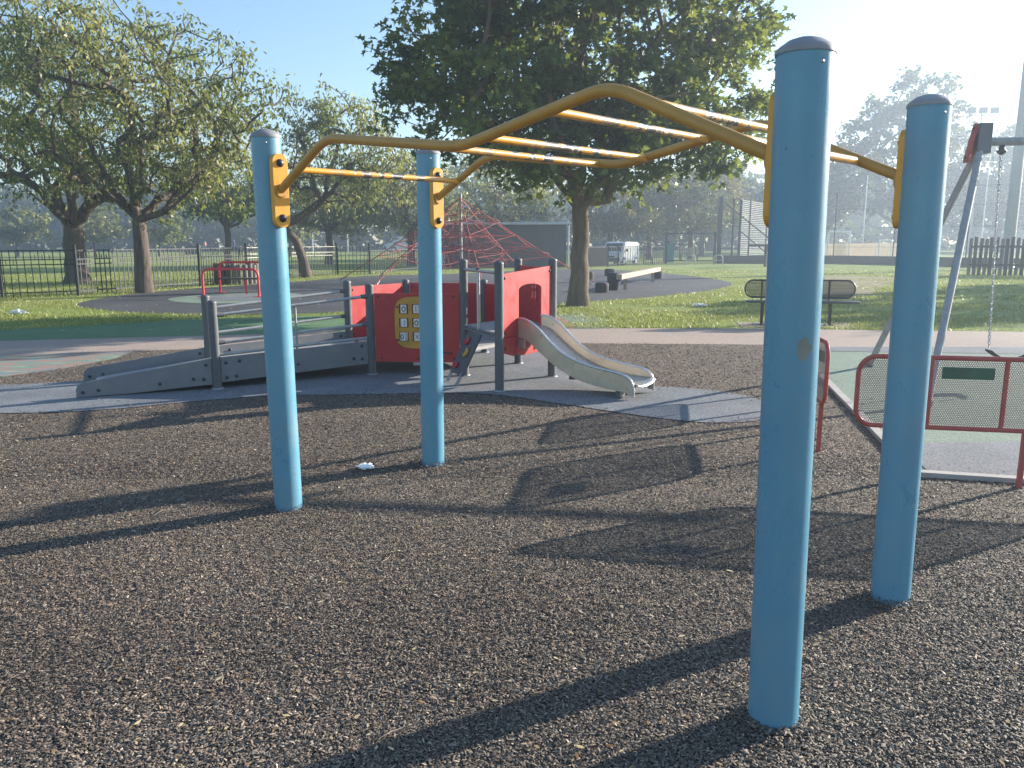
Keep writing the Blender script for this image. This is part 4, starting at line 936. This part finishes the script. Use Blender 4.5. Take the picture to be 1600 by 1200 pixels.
# ------------------------------------------------------------------ rope climbing pyramid
rp = thing('rope_pyramid', 'red rope climbing pyramid hung from a grey mast', 'rope pyramid', (-1.9, 30.5, 0))
AP = Vector((-1.95, 30.6, 3.15)); MB().tube([(-1.95, 30.6, -.1), (-1.95, 30.6, 3.3)], .055, 14).build('mast', 'galvanised', rp)
anch = [(-6.5, 29.8), (-4.6, 26.3), (-.9, 25.4), (2.9, 28.0), (3.0, 32.6), (.6, 35.6), (-3.2, 35.6), (-5.6, 33.4)]
mb = MB(); rg = random.Random(4)
def rope(a, b, sag=.02, r=.009):
    a = Vector(a); b = Vector(b); L_ = (b - a).length
    mb.tube([a.lerp(b, q / 3) - Vector((0, 0, sag * L_ * 4 * (q / 3) * (1 - q / 3))) for q in range(4)], r, 5, caps=False)
lv = [.0, .16, .30, .44, .58, .72, .86]; rings = []
for k, s in enumerate(lv[1:]):
    ring = []
    for i, a in enumerate(anch):
        ring.append(AP.lerp(Vector((*a, .12)), s * .97) + Vector((rg.gauss(0, .05), rg.gauss(0, .05), rg.gauss(0, .05) - .25 * s * (1 - s))))
    rings.append(ring)
for i, a in enumerate(anch): rope(AP, (*a, .1), .015, .017)
for k, ring in enumerate(rings):
    for i in range(len(anch)):
        if k < 5: rope(ring[i], ring[(i + 1) % 8], .03)
        if k + 1 < len(rings) and k < 4:
            rope(ring[i], rings[k + 1][(i + 1) % 8], .02); rope(ring[(i + 1) % 8], rings[k + 1][i], .02)
inner = [[AP.lerp(Vector((AP.x + (a[0] - AP.x) * .42, AP.y + (a[1] - AP.y) * .42, .35)), s) + Vector((rg.gauss(0, .08), rg.gauss(0, .08), rg.gauss(0, .08))) for a in anch] for s in (.3, .5, .7, .9)]
for k, ring in enumerate(inner):
    for i in range(8):
        rope(ring[i], ring[(i + 1) % 8], .06); rope(ring[i], rings[min(5, k + 1)][i], .04)
        rope(ring[i], (AP.x, AP.y, ring[i].z + .1), .04)
        if k < 3: rope(ring[i], inner[k + 1][i], .03); rope(ring[i], inner[k + 1][(i + 1) % 8], .03)
mb.build('rope_net', 'rope_red', rp)
for a in anch:
    dv = (AP - Vector((*a, .05))).normalized(); MB().tube([(*a, -.02), Vector((*a, .05)) + dv * .35], [.035, .022], 8).build('anchor', 'steel', rp)
# ------------------------------------------------------------------ pavilion and pale hall
pv = thing('pavilion', 'low dark clad pavilion with pale metal roof edge', 'pavilion', (-.2, 50, 0))
X0, X1, YF, YB, HP = -4.3, 3.25, 47.2, 52.5, 2.45
MB().box(((X0 + X1) / 2, (YF + YB) / 2, HP / 2), (X1 - X0 - .1, YB - YF - .1, HP)).build('wall', 'cladding', pv)
npn = 9; wd = (X1 - X0) / npn; cp_me = MB().box((0, 0, HP / 2), (wd - .06, .05, HP - .06)).mesh('cladding_panel', 'cladding')
for i in range(npn):
    o = bpy.data.objects.new('cladding_panel', cp_me); COL.objects.link(o); o.parent = pv; o.location = Vector((X0 + wd * (i + .5), YF + .02, .02)) - ORG[pv]
for i in range(5):
    o = bpy.data.objects.new('cladding_panel', cp_me); COL.objects.link(o); o.parent = pv; o.location = Vector((X1 - .02, YF + .55 + i * 1.0, .02)) - ORG[pv]; o.rotation_euler = (0, 0, R(90))
rf = MB().box(((X0 + X1) / 2, (YF + YB) / 2 - .15, HP + .09), (X1 - X0 + .5, YB - YF + .5, .14), 0, .02).build('roof', 'roof_metal', pv)
MB().tube([(X1 + .1, YF - .2, 0), (X1 + .1, YF - .2, HP)], .04, 8).build('drainpipe', 'roof_metal', pv)
hl = thing('hall', 'pale blue clad hall rising behind the pavilion roof', 'building', (-.5, 66, 0))
MB().box((-.8, 68, 2.3), (7.6, 6, 4.6)).build('wall', 'pale_blue_sheet', hl)
for i in range(6):
    x = -4.0 + 1.28 * i; f = MB().box((x, 64.97, 3.7), (1.1, .06, 1.2)).build('window', 'pale_blue_sheet', hl); MB().box((x, 64.93, 3.7), (.95, .03, 1.0)).build('pane', 'window_glass', f)
MB().box((-.8, 68, 4.68), (7.9, 6.3, .14)).build('roof', 'roof_metal', hl)
lw = MB().box((-4.6, 45.2, .42), (2.2, .25, .84), R(55), .02).build('low_wall', 'white_paint'); tag(lw, 'low whitewashed wall behind the rope pyramid on the left', 'wall')
sc = thing('screen', 'solid black screen fixed to the railing left of the van', 'screen', (5.0, 46.4, 0)); MB().beam((4.15, 45.55, .6), (5.75, 47.4, .6), .04, 1.05).build('board', 'dark_screen', sc)
for q in ((4.15, 45.55), (5.75, 47.4)): MB().box((*q, .6), (.08, .08, 1.25)).build('post', 'fence_black', sc)

# ------------------------------------------------------------------ vehicles
def van(c, rz, s, label):
    t = thing('van', label, 'van', c)
    M = Matrix.Translation(c) @ Matrix.Rotation(rz, 4, 'Z') @ Matrix.Scale(s, 4)
    def B(mb): mb.v = [tuple(M @ Vector(p)) for p in mb.v]; return mb
    prof = [(-2.2, .35), (-2.25, .8), (-2.2, 1.65), (-2.1, 1.82), (.55, 1.85), (.9, 1.78), (1.65, 1.12), (2.15, 1.0), (2.3, .75), (2.3, .35)]
    bm = bmesh.new(); f = []
    for y in (-.9, .9):
        f.append([bm.verts.new((x, y * (1 - .1 * max(0, z - 1.0)), z)) for x, z in prof])
    bm.faces.new(f[0][::-1]); bm.faces.new(f[1]); n = len(prof)
    for i in range(n): bm.faces.new((f[0][i], f[0][(i + 1) % n], f[1][(i + 1) % n], f[1][i]))
    bmesh.ops.recalc_face_normals(bm, faces=bm.faces)
    bmesh.ops.bevel(bm, geom=list(bm.edges), offset=.05, segments=2, affect='EDGES'); mb = MB(); mb.bm(bm); B(mb).build('body', 'car_white', t)
    mb = MB().slab([(-.72, 0), (.72, 0), (.64, .86), (-.64, .86)], (1.655, 0, 1.15), (0, 1, 0), (-.735, 0, .655), .03); B(mb).build('windscreen', 'window_glass', t)
    for y in (-1, 1):
        mb = MB().slab([(0, 0), (.95, 0), (.35, .58), (0, .6)], (.45, y * .865, 1.14), (1, 0, 0), (0, -y * .1, 1), .02); B(mb).build('side_window', 'window_glass', t)
        mb = MB().box((1.05, y * 1.02, 1.2), (.12, .16, .2), 0, .03); B(mb).build('mirror', 'dark_screen', t)
        mb = MB().box((2.2, y * .66, .82), (.16, .3, .16), 0, .03); B(mb).build('headlight', 'lamp_glass', t)
        for x in (-1.35, 1.45):
            mb = MB().tube([(x, y * .72, .33), (x, y * .92, .33)], .33, 20); w_ = B(mb).build('wheel', 'tyre', t)
            mb = MB().tube([(x, y * .90, .33), (x, y * .935, .33)], .19, 14); B(mb).build('rim', 'roof_metal', w_)
    mb = MB().box((2.27, 0, .5), (.14, 1.7, .26), 0, .04); B(mb).build('bumper', 'dark_screen', t)
    mb = MB().box((2.3, 0, .72), (.06, .9, .12), 0, .01); B(mb).build('grille', 'dark_screen', t)
van((7.0, 51.6, -.05), R(-118), .82, 'white van parked behind the railing right of the maple trunk')
van((-14.6, 108, 0), R(200), 1.15, 'white van parked far off across the playing field')

# ------------------------------------------------------------------ sports pitch on the right
me_t = thing('mesh_enclosure', 'tall green-grey mesh enclosure with diagonal braces at the pitch corner', 'mesh fence', (14.3, 53.8, 0))
def pst(p, h, r=.06, name='post', par=me_t, mat='metal_black'): return MB().box((*p, h / 2), (r * 2, r * 2, h)).build(name, mat, par)
K0 = (14.0, 53.7); K1 = (15.6, 54.6); K2 = (17.0, 57.2); K3 = (19.6, 61.5); K4 = (23.4, 67.5)
pst(K0, 4.4, .12); pst(K1, 4.25, .07); pst((15.0, 54.2), 4.3, .05)
for k in (K2, K3, K4): pst(k, 4.3, .06)
wire = 'galvanised'
def mesh_panel(a, b, z0, z1, nh, nv, r=.012):
    mb = MB()
    for i in range(nh): z = z0 + (z1 - z0) * i / (nh - 1); mb.beam((*a, z), (*b, z), r * 1.6, r * 2.2)
    for i in range(nv + 1): x, y = ins(a, b, i / nv); mb.beam((x, y, z0), (x, y, z1), r, r)
    o = mb.build('wire_panel', wire, me_t); o['kind'] = 'stuff'
for a, b in ((K1, K2), (K2, K3), (K3, K4)): mesh_panel(a, b, .5, 4.25, 30, 16)
mesh_panel(K0, K1, .5, 4.3, 10, 5, .008)
for z in (4.28, 2.5, 1.0): MB().beam((*K0, z), (*K1, z), .05, .05).build('cross_rail', 'metal_black', me_t)
for z0, p0, z1, p1 in ((4.2, K0, .5, (18.6, 52.9)), (2.2, K1, .5, (17.3, 53.2)), ): MB().beam((*p0, z0), (*p1, z1), .07, .07).build('brace', 'metal_black', me_t)
gt = thing('mesh_gate', 'low wire mesh gate left of the tall enclosure', 'gate', (12, 54.2, 0))
G0, G1 = (10.6, 54.6), (13.75, 53.85)
for p in (G0, G1): MB().box((*p, 1.05), (.16, .16, 2.1)).build('post', 'metal_black', gt)
for z in (.18, 2.02): MB().beam((*G0, z), (*G1, z), .05, .06).build('rail', 'metal_black', gt)
bar_me = None
for i in range(1, 26):
    x, y = ins(G0, G1, i / 26)
    if bar_me is None: bar_me = MB().box((0, 0, 1.1), (.012, .012, 1.84)).mesh('bar', 'metal_black')
    o = bpy.data.objects.new('bar', bar_me); COL.objects.link(o); o.parent = gt; o.location = Vector((x, y, 0)) - ORG[gt]
kb = thing('kick_board', 'long low dark board wall along the near side of the pitch', 'board wall', (20, 50.5, 0))
KB = [(14.0, 53.4), (18.0, 53.0), (21.3, 52.6), (23.8, 49.6), (26.2, 45.8), (31, 38.5)]
for a, b in zip(KB, KB[1:]): MB().beam((*a, .27), (*b, .27), .08, .54).build('board', 'timber_dark', kb)
bn_t = thing('ball_net', 'thin cabled ball-stop net on slim dark posts round the pitch', 'ball net', (24, 50, 0))
for p in KB[1:]: MB().tube([(*p, .5), (*p, 4.6)], .035, 8).build('post', 'metal_black', bn_t)
mb = MB()
for a, b in zip(KB[1:], KB[2:]):
    for z in (1.1, 2.3, 3.5, 4.55): mb.tube([(*a, z), (*b, z)], .008, 4, caps=False)
mb.build('cable', 'metal_black', bn_t)
wl = MB().beam((24.5, 66, .62), (36, 74, .62), .1, 1.25).build('timber_wall', 'wood_wall'); tag(wl, 'pale timber boarding across the pitch behind the goal', 'wall')
for (x, y, wdt, h, lab) in ((26.3, 64.0, 1.75, 2.2, 'white goal frame standing before the timber boarding'), (31.0, 66.0, 1.0, 1.5, 'small white goal frame farther right on the pitch')):
    gl = thing('goal', lab, 'goal', (x, y, 0), 'goals on the pitch')
    for sx in (-1, 1):
        MB().tube([(x + sx * wdt / 2, y, 0), (x + sx * wdt / 2, y, h)], .06, 8).build('upright', 'white_paint', gl)
        MB().tube([(x + sx * wdt / 2, y, h), (x + sx * wdt / 2, y + 1.0, 0)], .03, 6).build('back_stay', 'white_paint', gl)
    MB().tube([(x - wdt / 2, y, h), (x + wdt / 2, y, h)], .06, 8).build('crossbar', 'white_paint', gl)
    mb = MB()
    for q in range(9):
        s = -wdt / 2 + wdt * q / 8; mb.tube([(x + s, y, h), (x + s, y + 1, 0)], .006, 3, caps=False)
        mb.tube([(x - wdt / 2, y + q / 8, h * (1 - q / 8)), (x + wdt / 2, y + q / 8, h * (1 - q / 8))], .006, 3, caps=False)
    mb.build('net', 'white_paint', gl)
# T-shaped table, palisade, floodlights
tb = thing('post_table', 'dark table on a single post on the lawn beyond the bench', 'table', (15.2, 47.2, 0))
MB().tube([(15.0, 46.9, -.05), (15.0, 46.9, 1.2)], .09, 12).build('post', 'metal_black', tb); MB().box((15.0, 46.9, 1.26), (1.75, .8, .14), R(10), .02).build('top', 'metal_black', tb)
ps = thing('palisade', 'dark weathered timber palisade at the right edge behind the swing', 'palisade', (21.3, 33.6, 0))
for z in (.45, 1.25): MB().beam((20.5, 35.5, z), (25.3, 32.3, z), .05, .09).build('rail', 'timber_dark', ps)
for k in range(30):
    x, y = ins((20.5, 35.5), (25.3, 32.3), k / 29); h = 1.62 + .05 * math.sin(k * 1.7)
    MB().beam((x, y, 0), (x + random.gauss(0, .012), y, h), .03, .14, (1, -.67, 0)).build('plank', 'timber_dark' if k % 3 else 'timber_grey', ps)
fl = thing('floodlight', 'slim floodlight mast with three lamp heads above the swing', 'floodlight', (51.7, 90, 0))
MB().tube([(51.7, 90, 0), (51.7, 90, 15.2)], [.14, .07], 10).build('mast', 'galvanised', fl); MB().beam((50.4, 90, 15.0), (53.0, 90, 15.0), .08, .1).build('cross_arm', 'galvanised', fl)
for dx in (-1.25, 0, 1.25):
    h_ = MB().box((51.7 + dx, 89.8, 15.5), (.75, .5, .6), 0, .06).build('lamp_head', 'board_grey', fl); MB().box((51.7 + dx, 89.7, 15.16), (.66, .4, .06)).build('lens', 'lamp_glass', h_)
ms = thing('floodlight_mast', 'thick grey mast rising out of the picture at the right edge', 'mast', (25.6, 42.5, 0))
MB().tube([(26.55, 42.5, 0), (26.55, 42.5, 18.)], [.29, .22], 20).build('mast', 'galvanised', ms)
MB().lathe((26.55, 42.5, 0), [(.62, 0), (.62, .05), (.38, .08), (.37, .3)], 16).build('base_flange', 'galvanised', ms)
for (x, y, h, lab) in ((33.5, 76, 7.4, 'slim white pole between the right blue posts'), (46, 78, 9.5, 'slim white pole behind the swing frame')):
    o = MB().tube([(x, y, 0), (x, y, h)], [.07, .05], 8); o.lathe((x, y, h), [(.05, 0), (.08, .03), (.05, .1), (0, .12)], 8); tag(o.build('flag_pole', 'white_paint'), lab, 'pole')
# rugby posts, bins, hoops, far bench
rgp = thing('rugby_posts', 'white rugby posts far off on the playing field', 'rugby posts', (-22.6, 100, 0))
for x in (-25.0, -20.6): MB().tube([(x, 100, 0), (x, 100, 4.6)], .07, 8).build('upright', 'white_paint', rgp)
MB().tube([(-25.0, 100, 2.6), (-20.6, 100, 2.6)], .06, 8).build('crossbar', 'white_paint', rgp)
for (x, y, lab) in ((9.1, 53.0, 'black cycle hoop standing by the railing'), (11.4, 50.5, 'small cycle hoop before the gate on the left'), (13.1, 50.3, 'small cycle hoop before the gate on the right')):
    o = MB().tube(fillet([(x - .28, y, 0), (x - .28, y, .62), (x + .28, y, .62), (x + .28, y, 0)], .25), .035, 8); o.beam((x - .28, y, .3), (x + .28, y, .3), .03, .03); tag(o.build('cycle_hoop', 'metal_black' if x < 10 else 'galvanised'), lab, 'cycle hoop', 'cycle hoops')
bi = thing('litter_bin', 'tall teal litter bin beside the mesh gate', 'bin', (11.2, 57, 0)); MB().box((11.25, 57, .62), (.7, .6, 1.25), 0, .04).build('body', 'teal', bi); MB().box((11.25, 57, 1.3), (.8, .7, .12), 0, .04).build('lid', 'teal', bi)
fb = thing('timber_bench', 'slatted timber bench far behind the mesh gate', 'bench', (14.1, 63, 0))
for k in range(4): MB().beam((13.3, 63 + .12 * k, .48), (14.9, 63.2 + .12 * k, .48), .1, .04).build('slat', 'timber_pale', fb)
for k in range(3): MB().beam((13.3, 63.5, .62 + .15 * k), (14.9, 63.7, .62 + .15 * k), .03, .1).build('slat', 'timber_pale', fb)
for x in (13.45, 14.75): MB().beam((x, 63.05, 0), (x, 63.05, .46), .06, .08, (1, 0, 0)).build('leg', 'metal_black', fb); MB().beam((x, 63.55, 0), (x, 63.7, 1.0), .06, .08, (1, 0, 0)).build('leg', 'metal_black', fb)
b2 = thing('litter_bin', 'grey litter bin far across the field on the left', 'bin', (-38.5, 96, 0)); MB().box((-38.5, 96, .5), (1.7, .7, 1.0), 0, .05).build('body', 'cladding', b2); MB().box((-38.5, 96, 1.03), (1.8, .8, .1), 0, .03).build('lid', 'cladding', b2)

# ------------------------------------------------------------------ people far off
def person(loc, rz, h, top, legs, label, stride=.18, seed=0, pram=False):
    k = h / 1.75; me = bpy.data.meshes.new('p')
    J = [(0, 0, .95), (0, 0, 1.15), (0, 0, 1.40), (0, .0, 1.53), (0, .02, 1.64),
         (.10, 0, .90), (.11, stride, .50), (.11, stride * .6, .07), (.11, stride * .6 + .14, .03),
         (-.10, 0, .90), (-.11, -stride * .4, .50), (-.11, -stride * 1.3, .09), (-.11, -stride * 1.3 + .13, .03),
         (.19, 0, 1.40), (.24, -.10, 1.14), (.23, .04, .90), (.23, .08, .82),
         (-.19, 0, 1.40), (-.24, .08, 1.14), (-.23, .20, .93), (-.23, .25, .87), (0, .01, 1.72)]
    Rr = [.15, .14, .15, .055, .09, .09, .065, .045, .04, .09, .065, .045, .04, .06, .045, .035, .035, .06, .045, .035, .035, .085]
    E_ = [(0, 1), (1, 2), (2, 3), (3, 4), (4, 21), (0, 5), (5, 6), (6, 7), (7, 8), (0, 9), (9, 10), (10, 11), (11, 12), (2, 13), (13, 14), (14, 15), (15, 16), (2, 17), (17, 18), (18, 19), (19, 20)]
    me.from_pydata([(x * k, y * k, z * k) for x, y, z in J], E_, [])
    o = bpy.data.objects.new('tmp', me); COL.objects.link(o); sk = o.modifiers.new('s', 'SKIN')
    for v, r in zip(me.skin_vertices[0].data, Rr): v.radius = (r * k, r * k * .8)
    me.skin_vertices[0].data[0].use_root = True
    ss = o.modifiers.new('u', 'SUBSURF'); ss.levels = 1; ss.render_levels = 1
    dg = bpy.context.evaluated_depsgraph_get(); m2 = bpy.data.meshes.new_from_object(o.evaluated_get(dg)); bpy.data.objects.remove(o)
    m2.materials.clear()
    for mt in (top, legs, 'skin_tone', 'hair_dark', 'cloth_black'): m2.materials.append(MATS[mt])
    for p in m2.polygons:
        x, y, z = (c / k for c in p.center); i = 0
        if z < .10: i = 4
        elif z < .95 and abs(x) < .19: i = 1
        if abs(x) > .17 and z < 1.0: i = 2
        if z > 1.5: i = 2
        if z > 1.70 or (z > 1.58 and y < -.02): i = 3
        p.material_index = i; p.use_smooth = True
    t = tag(bpy.data.objects.new('person', m2), label, 'person', 'people on the field'); COL.objects.link(t); t.location = loc; t.rotation_euler = (0, 0, rz)
    return t
person((-43.9, 114, 0), 1.2, 1.65, 'cloth_pink', 'cloth_navy', 'person in pink top walking, leftmost on the field')
person((-42.2, 115, 0), 2.2, 1.2, 'cloth_white', 'cloth_grey', 'small person in white top beside the one in pink')
person((-36.6, 105, 0), 1.4, 1.8, 'cloth_navy', 'cloth_navy', 'person in dark clothes leaning on a pushchair')
person((-36.3, 112, 0), -.6, 1.8, 'cloth_grey', 'cloth_black', 'person in grey top standing right of the young tree trunk')
person((-36.0, 115, 0), .3, 1.75, 'cloth_red', 'cloth_black', 'person in red top, rightmost on the field')
person((12.6, 64.5, 0), 2.6, 1.8, 'cloth_black', 'cloth_black', 'person in black standing behind the mesh gate')
pm = thing('pushchair', 'white and dark pushchair in front of the person in navy', 'pushchair', (-37.6, 105, 0))
MB().box((-37.6, 105, .62), (.75, .5, .4), 0, .08).build('seat', 'cloth_white', pm); MB().tube([(-37.3, 105, .7), (-36.95, 105, 1.05)], .03, 6).build('handle', 'metal_black', pm)
for x in (-37.9, -37.35):
    for y in (104.75, 105.25): MB().tube([(x, y - .03, .15), (x, y + .03, .15)], .15, 10).build('wheel', 'tyre', pm)
    MB().beam((x, 105, .15), (-37.6, 105, .5), .04, .04).build('strut', 'metal_black', pm)

# ------------------------------------------------------------------ morning haze
hz = MB().box((0, 95, 13.5), (520, 260, 29.)).build('haze', None); hz['kind'] = 'stuff'; hz['label'] = 'thin pale morning haze over the park'; hz['category'] = 'haze'
m = bpy.data.materials.new('haze'); m.use_nodes = True; t = m.node_tree; t.nodes.remove(t.nodes['Principled BSDF'])
pv_ = t.nodes.new('ShaderNodeVolumePrincipled'); pv_.inputs['Color'].default_value = (.70, .84, 1, 1); pv_.inputs['Density'].default_value = HAZE; pv_.inputs['Anisotropy'].default_value = .5
t.links.new(pv_.outputs[0], t.nodes['Material Output'].inputs['Volume']); hz.data.materials.append(m)
